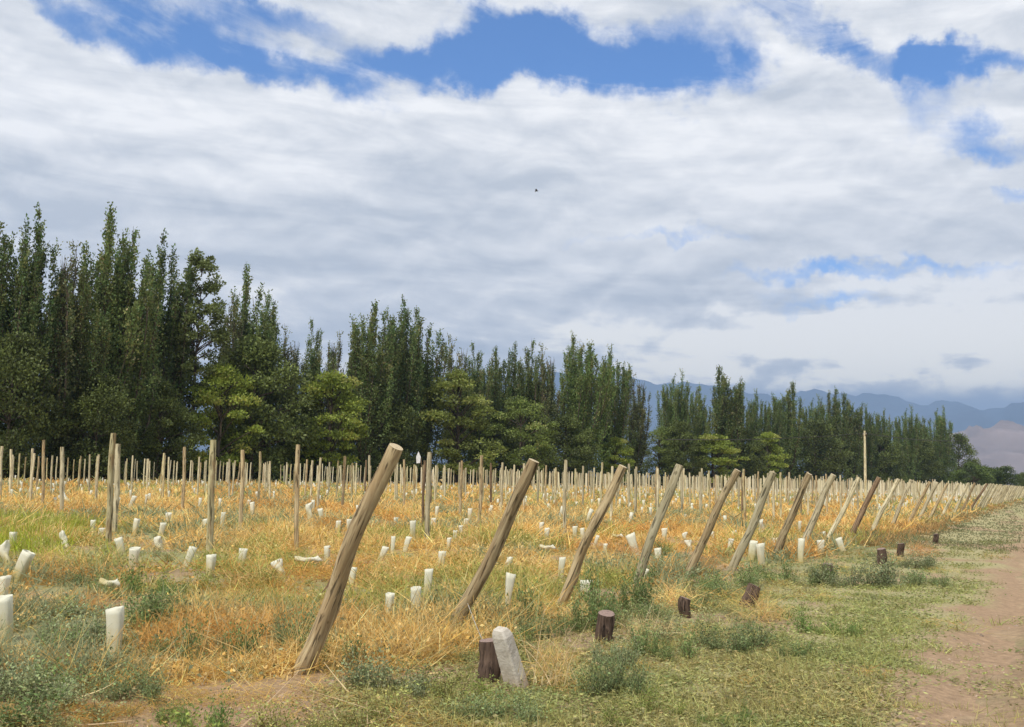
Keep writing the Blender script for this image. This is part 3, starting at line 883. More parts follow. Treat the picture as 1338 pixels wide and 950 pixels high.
# upright posts
G_UP = 'upright trellis posts in the vineyard'
UPR = [  # px, top y, base y, radius, material, label
 (147, 566, 714, .078, M_POST_GREEN, 'tallest upright post in the left field, front one of a touching pair'),
 (154, 580, 697, .080, M_POST_PALE, 'pale upright post directly behind the tallest left post'),
 (58, 575, 664, .070, M_POST, 'brown upright post with a darkened lower half, near the left edge'),
 (83, 584, 672, .085, M_POST_PALE, 'thick pale upright post between the left edge and the tall pair'),
 (2, 583, 655, .080, M_POST_PALE, 'pale upright post on the very left edge of the photo'),
 (15, 587, 650, .070, M_POST_PALE, 'thin pale upright post next to the left edge'),
 (43, 586, 650, .080, M_POST_PALE, 'pale upright post left of the brown one with darkened foot'),
 (280, 575, 726, .078, M_POST_GREEN, 'tall upright post with dark knots, behind a white tube'),
 (241, 584, 668, .075, M_POST, 'brownish upright post left of the knotted tall post'),
 (214, 592, 658, .070, M_POST_GREEN, 'greenish upright post midway between the two tall left posts'),
 (318, 588, 694, .066, M_POST, 'grey thin upright post right of the knotted tall post'),
 (339, 590, 664, .065, M_POST_GREEN, 'greenish upright post, second right of the knotted tall post'),
 (391, 581, 720, .062, M_POST, 'orange-topped upright post above the crumpled white tube'),
 (449, 596, 668, .075, M_POST, 'orange-brown upright post left of the nearest leaning post'),
 (478, 601, 655, .06, M_POST_DARK, 'dark upright post behind the upper half of the nearest leaning post'),
 (484, 586, 656, .080, M_POST_PALE, 'pale upright post touching the nearest leaning post'),
 (561, 591, 710, .080, M_POST_PALE, 'broad pale upright post right of the nearest leaning post'),
 (555, 606, 692, .055, M_POST_DARK, 'thin dark upright post against the broad pale one'),
 (520, 604, 655, .07, M_POST_PALE, 'pale upright post just right of the top of the nearest leaning post'),
 (582, 608, 655, .07, M_POST_PALE, 'short pale upright post, first right of the broad pale one'),
 (601, 604, 650, .07, M_POST_PALE, 'pale upright post, second right of the broad pale one'),
 (629, 595, 690, .062, M_POST, 'slim brown upright post left of the second leaning post'),
 (642, 605, 665, .065, M_POST_DARK, 'dark upright post beside the slim brown one'),
 (714, 608, 664, .065, M_POST, 'brown upright post right of the second leaning post top'),
 (740, 601, 698, .070, M_POST_PALE, 'tall pale upright post between second and third leaning posts'),
 (777, 611, 658, .07, M_POST_PALE, 'pale upright post left of the third leaning post top'),
 (786, 604, 663, .07, M_POST_GREEN, 'greenish upright post close to the third leaning post top'),
 (823, 606, 668, .078, M_POST_PALE, 'pale upright post right of the third leaning post top'),
 (858, 610, 672, .07, M_POST, 'brown upright post between third and fourth leaning posts'),
 (893, 612, 664, .07, M_POST_PALE, 'upright post right behind the fourth leaning post top'),
 (918, 612, 668, .07, M_POST_PALE, 'pale upright post between fourth and fifth leaning posts'),
 (970, 618, 676, .066, M_POST_DARK, 'dark upright post just right of the fifth leaning post top'),
 (991, 616, 664, .07, M_POST, 'brown upright post behind the sixth leaning post'),
 (1030, 617, 664, .07, M_POST_PALE, 'pale upright post between sixth and seventh leaning posts'),
]
taken = []
proto = {}
def up_proto(key):
    if key not in proto:
        b, c, cc = post_mesh(500 + len(proto), 2.75, .053, .048, 12 if key[1] < 2 else 7, 14 if key[1] < 2 else 6, .012, 2)
        b.materials.append(key[0]); c.materials.append(M_END)
        proto[key] = (b, c, cc)
    return proto[key]
for i, (px, ty, by, r, m_, lab) in enumerate(UPR):
    g0 = ground_at(px - (by - ty) * .026, by)
    tpt = at_depth(px, ty, g0.y)
    h = min(max(tpt.z, 1.95), 2.45)
    # keep the post foot under its seen top
    tip = Vector((tpt.x + random.uniform(-.04, .04), g0.y, h)); base = Vector((g0.x, g0.y, -.35))
    L = (tip - base).length
    b, c, cc = post_mesh(520 + i, L, r * .8, r * .73, 12, 16, .012, 2)
    o = link('upright_post', b, m_); place_along(o, base, tip); tag(o, lab, 'post', G_UP)
    link('cut_end', c, M_END, o, tuple(cc))
    taken.append((g0.x, g0.y))
def tree_limit(x, y):
    """True while the point lies on the camera side of the tree row"""
    px = x / np.maximum(y, 1) * F_PX + CX
    return (y < np.interp(px, *DEPTH) - 7) & (y > 3) & (np.abs(x / np.maximum(y, 1)) < .62)
cand = []
u = end_u[0] - 60 * 2.55
while u < 420:
    for j in range(1, 60):
        v = V_POST + 4.7 * j + random.uniform(-.3, .3)
        uu = u + random.uniform(-.15, .15)
        x_, y_ = xy(uu, v)
        if y_ < 36 or not tree_limit(x_, y_): continue
        if min(((x_ - a) ** 2 + (y_ - b) ** 2) for a, b in taken) < 3.0: continue
        cand.append((math.hypot(x_, y_), x_, y_))
    u += 2.55
cand.sort()
near_c, far_c = cand[:262], cand[262:]
MARKS = [(75, 'between the left edge and the thick pale post'), (147, 'between the thick pale post and the tallest pair'),
         (214, 'just right of the tallest pair'), (280, 'just left of the tall post with dark knots'), (339, 'just right of the tall post with dark knots'),
         (391, 'just left of the orange-topped post'), (449, 'right of the orange-topped post'), (520, 'left of the top of the nearest leaning post'),
         (561, 'right of the top of the nearest leaning post'), (629, 'right of the broad pale post'), (695, 'left of the top of the second leaning post'),
         (755, 'right of the top of the second leaning post'), (815, 'left of the top of the third leaning post'), (890, 'between the third and fourth leaning post tops'),
         (964, 'between the fourth and fifth leaning post tops'), (1012, 'between the fifth and sixth leaning post tops'), (1060, 'between the sixth and seventh leaning post tops'),
         (1091, 'between the seventh and eighth leaning post tops'), (1150, 'left of the top of the dark brown leaning post'), (9999, 'right of the dark brown leaning post')]
def where(x, y):
    px = x / y * F_PX + CX
    return next(t for m_, t in MARKS if px < m_)
MS = [M_POST_PALE] * 6 + [M_POST_GREEN] * 3 + [M_POST]
for d_, x_, y_ in near_c:
    m_ = random.choice(MS)
    b, c, cc = up_proto((m_, 2))
    o = link('upright_post', b)
    h = random.uniform(1.92, 2.14)
    place_along(o, Vector((x_, y_, h - 2.75)), Vector((x_ + random.gauss(0, .07), y_ + random.gauss(0, .05), h)))
    tag(o, ('slim nearer upright post ' if d_ < 42 else 'slim distant upright post ') + where(x_, y_), 'post', G_UP)
parts = []
for d_, x_, y_ in far_c:
    h = random.uniform(1.95, 2.25); r = .055 * random.uniform(.8, 1.2)
    tone = random.uniform(.7, 1.15)
    c = np.array(random.choice([(.64, .58, .40), (.60, .54, .36), (.52, .43, .28), (.68, .62, .46)])) * tone
    parts.append(tube([[x_, y_, -.1], [x_ + random.gauss(0, .05), y_, h]], [r, r * .9], 5, c))
if parts:
    tag(simple('distant_posts', parts, M_TINTED), 'countless far upright posts before the trees', 'posts', 'distant trellis posts', 'stuff')

# short dark anchor stumps and the stone marker
G_ST = 'dark anchor stumps in front of the leaning posts'
def stump(px, py, tpy, wpx, tilt, lab, seed, top_dark=True):
    g0 = ground_at(px, py)
    g0.z = gzf(g0.x, g0.y)
    h = (py - tpy) / F_PX * g0.y * 1.03
    r = wpx / 2 / F_PX * g0.y
    b, c, cc = post_mesh(seed, h + .15, r * 1.02, r * .98, 16, 10, .012, 2)
    o = link('anchor_stump', b, M_STUMP)
    base = g0 - Vector((0, 0, .15))
    place_along(o, base, base + Vector((math.sin(tilt), 0, math.cos(tilt))) * (h + .15))
    tag(o, lab, 'stump', G_ST)
    link('cut_top', c, M_END_DARK, o, tuple(cc))
    return o
stump(633, 890, 840, 27, .06, 'dark cut stump standing right beside the pale stone marker', 601)
stump(791, 838, 804, 24, .04, 'dark stump with a paler flat cut top, right of the third leaning post', 602)
s3 = stump(897, 808, 784, 15, 0, 'small dark stump below the foot of the fifth leaning post', 603)
stump(972, 791, 762, 18, .35, 'purplish tilted stump in orange straw below the sixth leaning post', 604)
stump(1083, 760, 739, 14, 0, 'small rust-topped stump in the weeds below the ninth leaning post', 605)
stump(1150, 740, 720, 11, 0, 'dark little stump right of the dark leaning post', 606)
stump(1176, 728, 712, 9, 0, 'tiny far stump beside the rust-coloured weeds', 607)
stump(1222, 712, 700, 7, 0, 'farthest tiny stump along the grassy verge', 608)

def stone():
    g0 = ground_at(681, 896); Yd = g0.y
    zb = gzf(g0.x, g0.y)
    # a squared concrete post section leaning left: four-sided, bevelled edges, rounded worn top
    n = 22; L = .66
    z = np.linspace(0, L, n); t = z / L
    w0, w1 = .135, .112
    ch = .80
    prof = np.array([(1, -ch), (1, -.3), (1, .3), (1, ch), (ch, 1), (.3, 1), (-.3, 1), (-ch, 1), (-1, ch), (-1, .3), (-1, -.3), (-1, -ch), (-ch, -1), (-.3, -1), (.3, -1), (ch, -1)]) * np.array([1.0, .85])
    g = np.random.default_rng(77)
    V = []
    for zz, tt in zip(z, t):
        w = (w0 * (1 - tt) + w1 * tt) * .58
        if tt > .90: w *= 1 - .30 * ((tt - .90) / .10) ** 1.6
        ring = np.concatenate([prof * w, np.full((16, 1), zz)], 1)
        ring[:, :2] *= 1 + g.normal(size=(16, 1)) * .012
        ring[:, 2] += (ring[:, 0] * -.22 * sstep(.8, 1, tt))
        V.append(ring)
    V = np.concatenate(V)
    i = np.arange(n - 1)[:, None] * 16; j = np.arange(16)[None]; jn = (j + 1) % 16
    Fq = np.stack([i + j, i + jn, i + 16 + jn, i + 16 + j], -1).reshape(-1, 4)
    me = bpy.data.meshes.new('stone_marker')
    me.from_pydata(V.tolist(), [], [tuple(f) for f in Fq] + [tuple((n - 1) * 16 + k for k in range(16))]); me.update()
    m, b, out = mat('weathered_concrete')
    tcn = b.n('ShaderNodeTexCoord')
    n1 = b.noise(tcn.outputs['Object'], 9, 6, .65); n2 = b.noise(tcn.outputs['Object'], 60, 3, .6)
    c = b.mix(b.ramp(n1, .35, .65), (.42, .375, .31), (.56, .52, .45))
    c = b.mix(b.ramp(n2, .60, .70, 0, .6), c, (.30, .26, .22))
    s = b.n('ShaderNodeSeparateXYZ'); m.node_tree.links.new(tcn.outputs['Object'], s.inputs[0])
    c = b.mix(b.ramp(b.m('ADD', s.outputs[2], b.m('MULTIPLY', n1, .2)), .18, .42, .6, 0), c, (.40, .29, .20))
    p_ = b.n('ShaderNodeBsdfPrincipled'); b.put(p_.inputs['Base Color'], c); p_.inputs['Roughness'].default_value = .92
    bp = b.n('ShaderNodeBump'); bp.inputs['Strength'].default_value = .5; bp.inputs['Distance'].default_value = .01
    b.put(bp.inputs['Height'], n2); m.node_tree.links.new(bp.outputs[0], p_.inputs['Normal'])
    m.node_tree.links.new(p_.outputs[0], out.inputs['Surface'])
    o = link('stone_marker', me, m)
    tip = at_depth(654, 822, Yd - .10)
    base = Vector((g0.x, g0.y, zb - .1))
    d = (tip - base); 
    q = Vector((0, 0, 1)).rotation_difference(d.normalized())
    o.rotation_mode = 'QUATERNION'
    from mathutils import Quaternion
    o.rotation_quaternion = q @ Quaternion((0, 0, 1), math.radians(-38))
    o.location = base
    o.scale = (1.0, 1.0, d.length / L)
    tag(o, 'pale squared stone marker leaning left beside the dark stump', 'stone marker')
stone()

# guy wires from the second and third posts down to their anchors
def wire(a, b, lab, r=.0035):
    t = np.linspace(0, 1, 14)[:, None]
    a, b = np.array(a), np.array(b)
    P = a + (b - a) * t; P[:, 2] -= .02 * np.sin(t[:, 0] * math.pi)
    tag(simple('guy_wire', [tube(P, r, 5, (.42, .40, .36))], M_TINTED), lab, 'wire', 'loose guy wires at the post feet')
b2, t2 = lean_geo[1]
a_ = b2 + (t2 - b2) * .17
e_ = ground_at(640, 872); e_.z = .20
wire(tuple(a_ + Vector((0, -.09, 0))), (e_.x, e_.y - .05, e_.z - .10), 'thin slack wire from the second leaning post foot to the dark stump')

# ------------------------------------------------------------------ grow tubes
def tube_mesh(seed, H=.40, w0=.057, w1=.073, crumple=.0, sq=6, n=9, sides=16, hollow=True):
    """open rectangular-ish plastic sleeve with wall thickness, slightly flared and dented"""
    g = np.random.default_rng(seed)
    ang = np.arange(sides) / sides * 2 * math.pi + math.pi / sides
    rr = (np.abs(np.cos(ang)) ** sq + np.abs(np.sin(ang)) ** sq) ** (-1 / sq)
    prof = np.stack([np.cos(ang) * rr, np.sin(ang) * rr * .8], 1)
    rings = []
    ph = g.uniform(0, 6, 3)
    for k in range(n):
        t = k / (n - 1)
        w = w0 + (w1 - w0) * t
        dent = 1 + (.035 + crumple * .5) * np.sin(ang * 2 + t * 6 + ph[0]) + (.015 + crumple * .4) * np.sin(ang * 3 - t * 9 + ph[1])
        ring = np.concatenate([prof * (w * dent)[:, None], np.full((sides, 1), t * H)], 1)
        ring[:, 0] += (.012 + crumple * .12) * math.sin(t * 3 + ph[2])
        if k == n - 1: ring[:, 2] += g.normal(size=sides) * .003 + (.008 + crumple * .10) * np.sin(ang + ph[0])
        rings.append(ring)
    inner = [r * np.array([.965, .965, 1]) for r in rings[::-1]]
    V = np.concatenate(rings + inner)
    m = len(rings) + len(inner)
    i = np.arange(m)[:, None]; j = np.arange(sides)[None]; jn = (j + 1) % sides
    i2 = (i + 1) % m
    Fq = np.stack([i * sides + j, i * sides + jn, i2 * sides + jn, i2 * sides + j], -1).reshape(-1, 4)
    me = mesh_from('grow_tube', V, Fq, None, smooth=False)
    me.materials.append(M_TUBE)
    return me
TM = [tube_mesh(700 + k) for k in range(6)]
TC = [tube_mesh(720 + k, crumple=.35) for k in range(4)]
TF = [tube_mesh(740 + k, n=4, sides=8) for k in range(4)]
T_SLIM = tube_mesh(750, H=.46, w0=.022, w1=.075)
G_T = 'white grow tubes around the young vines'
TUBES = [  # px, base y, top y, width px, tilt deg (+ = top to the right), kind, label
 (149, 858, 797, 22, -4, 'u', 'white grow tube with yellowed lower half, standing nearest at bottom left'),
 (9, 835, 781, 24, -10, 'u', 'white grow tube leaning, cut by the left edge, largest there'),
 (4, 785, 756, 16, -5, 'u', 'pale tube at the left edge just above the largest leaning one'),
 (20, 757, 719, 17, 22, 'u', 'wide white tube tilted right, third up from the bottom at left edge'),
 (10, 738, 711, 12, -12, 'c', 'crumpled white tube touching the wide tilted one at left'),
 (17, 717, 696, 10, 0, 'u', 'upright white tube above the tilted pair at the left edge'),
 (88, 716, 698, 8, -25, 'c', 'dented little tube leaning left, between left edge and tall post pair'),
 (162, 727, 707, 11, -22, 'u', 'tube leaning left just right of the tall post pair foot'),
 (175, 741, 719, 14, 0, 'u', 'square upright tube right of the one leaning by the tall post pair'),
 (121, 694, 679, 7, 0, 'u', 'small tube left of the tall post pair, upper one of two'),
 (132, 702, 689, 8, 0, 'u', 'small tube left of the tall post pair, lower one touching it'),
 (176, 698, 678, 8, 3, 'u', 'clean upright tube midway between the tall pair and the knotted post'),
 (208, 702, 682, 8, 8, 'u', 'slender tube, lower of two stacked in view before the knotted post'),
 (218, 688, 670, 8, 4, 'u', 'slender tube, upper of two stacked in view before the knotted post'),
 (210, 716, 702, 9, -10, 'c', 'squashed short tube below the two slender ones'),
 (90, 660, 645, 8, -30, 'c', 'bright tilted scrap of tube in the far weeds below the thick pale post'),
 (169, 665, 649, 6, 18, 'u', 'tube tilted right in the orange weeds right of the tall pair'),
 (243, 738, 712, 11, 14, 'u', 'yellow-stained tube tilted right, left of the knotted tall post'),
 (274, 754, 726, 13, 0, 'u', 'bright white tube right in front of the knotted tall post foot'),
 (315, 738, 717, 12, 2, 'u', 'white tube standing alone right of the knotted tall post'),
 (268, 691, 678, 8, 0, 'u', 'small square tube touching the left side of the knotted tall post'),
 (290, 689, 670, 6, 3, 'u', 'faint thin tube right of the knotted tall post, mid height'),
 (331, 671, 656, 6, -10, 'u', 'white tube right of the grey thin upright post'),
 (364, 752, 732, 13, -4, 'c', 'crumpled box-like tube left of the nearest leaning post'),
 (404, 676, 658, 9, 5, 'c', 'lumpy bright tube pair in orange weeds, left one'),
 (422, 680, 665, 8, -15, 'u', 'tube next to the lumpy one, right of the orange-topped post'),
 (442, 694, 681, 7, 0, 'u', 'small round-looking tube left of the nearest leaning post, upper'),
 (456, 692, 677, 7, 0, 'u', 'small tube almost touching the nearest leaning post, upper'),
 (428, 735, 713, 8, -4, 'u', 'faded tube half lost in weeds left of the nearest leaning post'),
 (460, 762, 741, 10, 0, 'u', 'pale tube peeking out right under the nearest leaning post'),
 (494, 735, 715, 9, 20, 'u', 'bright tube tilted right, closest right of the nearest leaning post'),
 (513, 721, 700, 6, 0, 'u', 'slim upright tube, left of a pair right of the nearest leaning post'),
 (529, 718, 700, 8, 12, 'u', 'yellowish tilted tube, right of a pair right of the nearest leaning post'),
 (540, 706, 682, 8, -3, 'u', 'taller white tube just left of the broad pale upright post'),
 (517, 686, 675, 6, 0, 'u', 'tiny tube above the slim pair, right of the nearest leaning post'),
 (577, 742, 720, 10, 0, 'u', 'square white-topped tube right below the broad pale upright post'),
 (557, 774, 742, 12, 3, 'u', 'white tube with ragged cut bottom between first and second leaning posts'),
 (508, 808, 776, 12, 0, 'u', 'bright upright tube lowest between first and second leaning posts'),
 (545, 797, 766, 14, -4, 'u', 'wide bright tube right of the lowest one between the first two leaning posts'),
 (566, 694, 677, 7, 0, 'u', 'tube touching the right side of the broad pale upright post'),
 (570, 678, 662, 5, 0, 'u', 'thin yellow tube right of the broad pale upright post, higher up'),
 (609, 690, 679, 7, 0, 'u', 'tube fourth up in the slanting line left of the second leaning post'),
 (601, 699, 687, 7, 0, 'u', 'tube third up in the slanting line left of the second leaning post'),
 (594, 707, 694, 6, 0, 'u', 'tube second up in the slanting line left of the second leaning post'),
 (586, 716, 703, 6, 0, 'u', 'tube lowest in the slanting line left of the second leaning post'),
 (614, 679, 665, 6, 0, 'u', 'tube at the top of the slanting line left of the second leaning post'),
 (663, 803, 753, 13, 3, 's', 'tall tube with wide white top and thin yellow foot, right of the second leaning post'),
 (652, 728, 714, 7, -15, 'c', 'small bent tube above the wide-topped one, uppermost'),
 (649, 738, 725, 7, -25, 'c', 'small bent tube above the wide-topped one, middle'),
 (658, 745, 731, 7, 20, 'c', 'small bent tube above the wide-topped one, lowest'),
 (707, 699, 683, 6, 0, 'u', 'left one of a tight tube pair between second and third leaning posts'),
 (714, 707, 689, 7, 2, 'u', 'right one of a tight tube pair between second and third leaning posts'),
 (733, 753, 728, 9, 2, 'u', 'upright tube left of the middle of the third leaning post'),
 (752, 699, 687, 7, -5, 'u', 'tube left of the third leaning post, upper one of two'),
 (761, 705, 690, 6, -3, 'u', 'tube left of the third leaning post, nearly touching it'),
 (776, 712, 698, 5, 15, 'u', 'narrow tube tight against the right side of the third leaning post'),
 (791, 722, 712, 6, 0, 'u', 'tiny tube between third and fourth leaning posts'),
 (766, 777, 756, 16, 0, 'u', 'widest short tube at the green bush right of the third leaning post'),
 (834, 724, 698, 13, -22, 'u', 'big tube tilted left against the fourth leaning post'),
 (869, 705, 692, 8, -4, 'u', 'tube right of the fourth leaning post, upper'),
 (860, 736, 716, 10, -4, 'u', 'flared tube right of the fourth leaning post, lower'),
 (839, 758, 741, 9, 12, 'u', 'tube at the foot of the fourth leaning post'),
 (896, 708, 698, 6, 0, 'c', 'bent tube halfway between fourth and fifth leaning posts'),
 (898, 716, 706, 8, 10, 'c', 'bent tube just below another between fourth and fifth leaning posts'),
 (953, 719, 703, 7, 8, 'u', 'upright tube between fifth and sixth leaning posts'),
 (957, 702, 693, 7, 0, 'c', 'round little tube above the one between fifth and sixth leaning posts'),
 (931, 708, 698, 5, 0, 'u', 'thin tube touching the right side of the fifth leaning post'),
 (993, 697, 681, 8, 6, 'c', 'bright tube above the pair right of the sixth leaning post'),
 (982, 730, 706, 11, 6, 'u', 'left one of the two big tubes right of the sixth leaning post'),
 (996, 737, 710, 11, -8, 'u', 'right one of the two big tubes, leaning left, by the sixth leaning post'),
 (1013, 713, 704, 7, 0, 'u', 'small faint tube right of the two big tubes'),
 (1047, 734, 705, 9, 0, 'u', 'tall tube hugging the left side of the eighth leaning post'),
 (1073, 725, 706, 10, 0, 'u', 'pale tube between eighth and ninth leaning posts'),
 (1074, 704, 696, 6, 0, 'c', 'tiny round tube above the pale one by the ninth leaning post'),
 (1104, 719, 703, 9, -22, 'u', 'tube tilted left beside the dark brown leaning post'),
 (1045, 699, 683, 4, 0, 'u', 'thin yellow tube between seventh and eighth leaning posts'),
]
tube_xy = []
for i, (px, by, ty, w_, tl, kd, lab) in enumerate(TUBES):
    g0 = ground_at(px, by + 2)
    zz = gzf(g0.x, g0.y)
    H = (by + 2 - ty) / F_PX * g0.y / max(.8, math.cos(math.radians(tl)))
    me = T_SLIM if kd == 's' else (TC[i % 4] if kd == 'c' else TM[i % 6])
    o = link('grow_tube', me)
    w0 = .162
    sw = w_ / F_PX * g0.y / w0
    sw = min(max(sw, .45), 1.6)
    hh_ = .46 if kd == 's' else .40
    o.location = (g0.x, g0.y, zz - .02)
    o.scale = (sw, sw, (H + .02) / hh_)
    o.rotation_euler = (math.radians(random.uniform(-5, 5)), math.radians(tl), random.uniform(-.6, .6))
    tag(o, lab, 'grow tube', G_T)
    tube_xy.append((g0.x, g0.y))
for px, py, ln, rz, lab in [(385, 739, .40, .1, 'flattened tube lying next to the crumpled box-like one'),
                            (705, 720, .30, 0, 'flat white tube lying on the ground between second and third leaning posts'),
                            (800, 705, .25, .1, 'flat white tube lying right of the third leaning post'),
                            (129, 778, .22, .2, 'white scrap of tube lying on orange weeds above the nearest tube')]:
    g0 = ground_at(px, py + 3)
    o = link('grow_tube', TC[1]); o.location = (g0.x, g0.y, gzf(g0.x, g0.y) + .16)
    o.rotation_euler = (0, math.radians(84), rz); o.scale = (.55, .9, ln / .4)
    tag(o, lab, 'grow tube', G_T)
cand = []
u = end_u[0] - 60 * 2.55
g = np.random.default_rng(808)
while u < 420:
    v = V_POST + 2.0
    while v < 140:
        v += 1.35
        if g.uniform() < .72: continue
        x_, y_ = xy(u + g.normal() * .15, v + g.normal() * .12)
        if y_ < 31 or not tree_limit(x_, y_): continue
        cand.append((math.hypot(x_, y_), x_, y_))
    u += 2.55
cand.sort()
cand = [c for c in cand if c[0] > 34]
for q, (d_, x_, y_) in enumerate(cand[:215]):
    o = link('grow_tube', TF[q % 4])
    o.location = (x_, y_, random.uniform(-.08, .04))
    sc_ = random.uniform(.6, 1.0)
    o.scale = (sc_, sc_, random.uniform(.9, 1.4))
    o.rotation_euler = (random.gauss(0, .12), random.gauss(0, .14), random.uniform(0, 3))
    lab = ('small white tube in mid field ' if d_ < 48 else 'tiny far white tube ') + where(x_, y_)
    tag(o, lab, 'grow tube', G_T)
fp = []
for d_, x_, y_ in cand[215:1800]:
    w = random.uniform(.04, .065); h = random.uniform(.28, .48)
    fp.append(tube([[x_, y_, .05], [x_ + random.gauss(0, .04), y_, h]], [w, w], 4, (.78, .77, .68)))
tag(simple('distant_grow_tubes', fp, M_TINTED), 'countless tiny far tubes speckling the field', 'grow tubes', 'distant grow tubes', 'stuff')

# ------------------------------------------------------------------ weeds and straw
def weed_proto(seed, n_br=16, nl=16, R=.30, H=.32, hue=(.30, .335, .155), ll=.028):
    g = np.random.default_rng(seed)
    P, L_ = [], []
    a = g.uniform(0, 6.28, n_br); tilt = g.uniform(.15, 1.25, n_br)
    D = np.stack([np.cos(a) * np.sin(tilt), np.sin(a) * np.sin(tilt), np.cos(tilt)], 1)
    ln = g.uniform(.6, 1.1, n_br) * np.where(tilt > .8, R, H) 
    curl = np.stack([np.zeros(n_br), np.zeros(n_br), g.uniform(-.02, .10, n_br)], 1)
    st = ribbons(np.zeros((n_br, 3)) + g.normal(size=(n_br, 3)) * .02 * np.array([1, 1, 0]), D, ln, np.full(n_br, .007), curl, jitter((.16, .15, .08), n_br, .2, g), 2, g)
    t = g.uniform(.2, 1.05, (n_br, nl))
    C = D[:, None] * (ln[:, None] * t)[..., None] + curl[:, None] * (t ** 2)[..., None] + g.normal(size=(n_br, nl, 3)) * .035
    C = C.reshape(-1, 3); C[:, 2] = np.abs(C[:, 2])
    n = len(C)
    d = np.repeat(D, nl, 0) + g.normal(size=(n, 3)) * .8
    tint = np.repeat(jitter((1, 1, 1), n_br, .18, g), nl, 0) * jitter(hue, n, .18, g)
    lv = leaves(C, d, g.uniform(.7, 1.4, n) * ll, g.uniform(.4, .7, n) * ll, np.clip(tint, .02, .6), g)
    return join([st, lv])
def straw_proto(seed, n=80, R=.32, H=.22, hue=(.84, .54, .155), w=.006):
    g = np.random.default_rng(seed)
    a = g.uniform(0, 6.28, n); tilt = g.uniform(.5, 1.5, n)
    D = np.stack([np.cos(a) * np.sin(tilt), np.sin(a) * np.sin(tilt), np.cos(tilt)], 1)
    P0 = g.normal(size=(n, 3)) * np.array([R * .5, R * .5, 0]) + np.array([0, 0, 1]) * (g.uniform(0, H * .8, n))[:, None]
    L = g.uniform(.2, .8, n) * R
    curl = g.normal(size=(n, 3)) * .10 + np.array([0, 0, -.05])
    V, Fq, T = ribbons(P0, D, L, np.full(n, w) * g.uniform(.5, 1.5, n), curl, np.clip(jitter(hue, n, .22, g), .02, .85), 3, g)
    V[:, 2] = np.maximum(V[:, 2], .0)
    return V, Fq, T
def grass_proto(seed, n=26, H=.10, R=.06, hue=(.36, .36, .15), w=.006):
    g = np.random.default_rng(seed)
    a = g.uniform(0, 6.28, n); tilt = g.uniform(0, 1.1, n)
    D = np.stack([np.cos(a) * np.sin(tilt), np.sin(a) * np.sin(tilt), np.cos(tilt)], 1)
    P0 = g.normal(size=(n, 3)) * np.array([R, R, 0])
    curl = D * np.array([1, 1, 0]) * .03
    return ribbons(P0, D, g.uniform(.5, 1.2, n) * H, np.full(n, w), curl, np.clip(jitter(hue, n, .2, g), .02, .8), 1, g)
def scatter(protos, x, y, s, tint, sz=None, g=None, zoff=0.0):
    """merge transformed copies of small plants into one mesh"""
    g = g or rng
    out = []
    pid = g.integers(0, len(protos), len(x)); sz = s if sz is None else sz
    rz = g.uniform(0, 6.28, len(x)); z = gz(x, y) + zoff
    for k, (V, Fq, T) in enumerate(protos):
        m = np.where(pid == k)[0]
        if not len(m): continue
        c, sn = np.cos(rz[m])[:, None], np.sin(rz[m])[:, None]
        vx = (V[None, :, 0] * c - V[None, :, 1] * sn) * s[m][:, None] + x[m][:, None]
        vy = (V[None, :, 0] * sn + V[None, :, 1] * c) * s[m][:, None] + y[m][:, None]
        vz = V[None, :, 2] * sz[m][:, None] + z[m][:, None]
        VV = np.stack([vx, vy, vz], -1).reshape(-1, 3)
        FF = (Fq[None] + (np.arange(len(m)) * len(V))[:, None, None]).reshape(-1, Fq.shape[1])
        TT = np.clip(T[None] * tint[m][:, None, :], 0, .9).reshape(-1, 3)
        out.append((VV, FF, TT))
    return join(out)
def polar(n, r0_, r1, g, p=1.0, a0=-29.5, a1=30.5):
    """points in the wedge in view, denser near the camera (p: density falls as r^-(p+1))"""
    t = g.uniform(0, 1, n)
    if abs(p) < 1e-6: r = r0_ * (r1 / r0_) ** t
    else: r = (r0_ ** -p + (r1 ** -p - r0_ ** -p) * t) ** (-1 / p)
    a = np.radians(g.uniform(a0, a1, n))
    return r * np.sin(a), r * np.cos(a), r

WH = [weed_proto(801 + k) for k in range(4)] 
WB = [weed_proto(811 + k, 26, 22, .34, .42, (.21, .29, .10), .034) for k in range(2)]
SH = [straw_proto(821 + k) for k in range(5)]
CLEAR = [(a, b, .24 + .010 * math.hypot(a, b)) for a, b in tube_xy]
for px_, py_, w_ in ((633, 892, .34), (675, 898, .36), (791, 842, .34), (897, 812, .35), (972, 796, .35), (1083, 766, .4), (1150, 744, .4), (1176, 732, .4), (395, 884, .35), (595, 830, .32), (731, 794, .34), (827, 770, .34), (901, 758, .34), (955, 752, .34), (1010, 738, .34), (1047, 735, .36), (1078, 726, .34), (1111, 720, .36)):
    q_ = ground_at(px_, py_); CLEAR.append((q_.x, q_.y, w_))
def off_bushes(x, y):
    k = np.ones(len(x), bool)
    for a, b, rad in BUSH_SPOTS:
        k &= ((x - a) / rad) ** 2 + ((y - b + .35 * rad) / (rad * 1.3)) ** 2 > 1
    return k
def clear(x, y, s, tint):
    """keep the trampled spots round tubes, stumps and post feet free of tall growth"""
    k = np.ones(len(x), bool)
    r = np.hypot(x, y)
    for a, b, rad in CLEAR:
        q = math.hypot(a, b)
        along = (x * a + y * b) / q - q; side = (x * b - y * a) / q
        fr = min(1.5, .055 * q)
        k &= ~((np.abs(side) < rad * (.75 + .25 * np.sin(along * 9))) & (along < rad * .7) & (along > -fr))
    return x[k], y[k], s[k], tint[k]

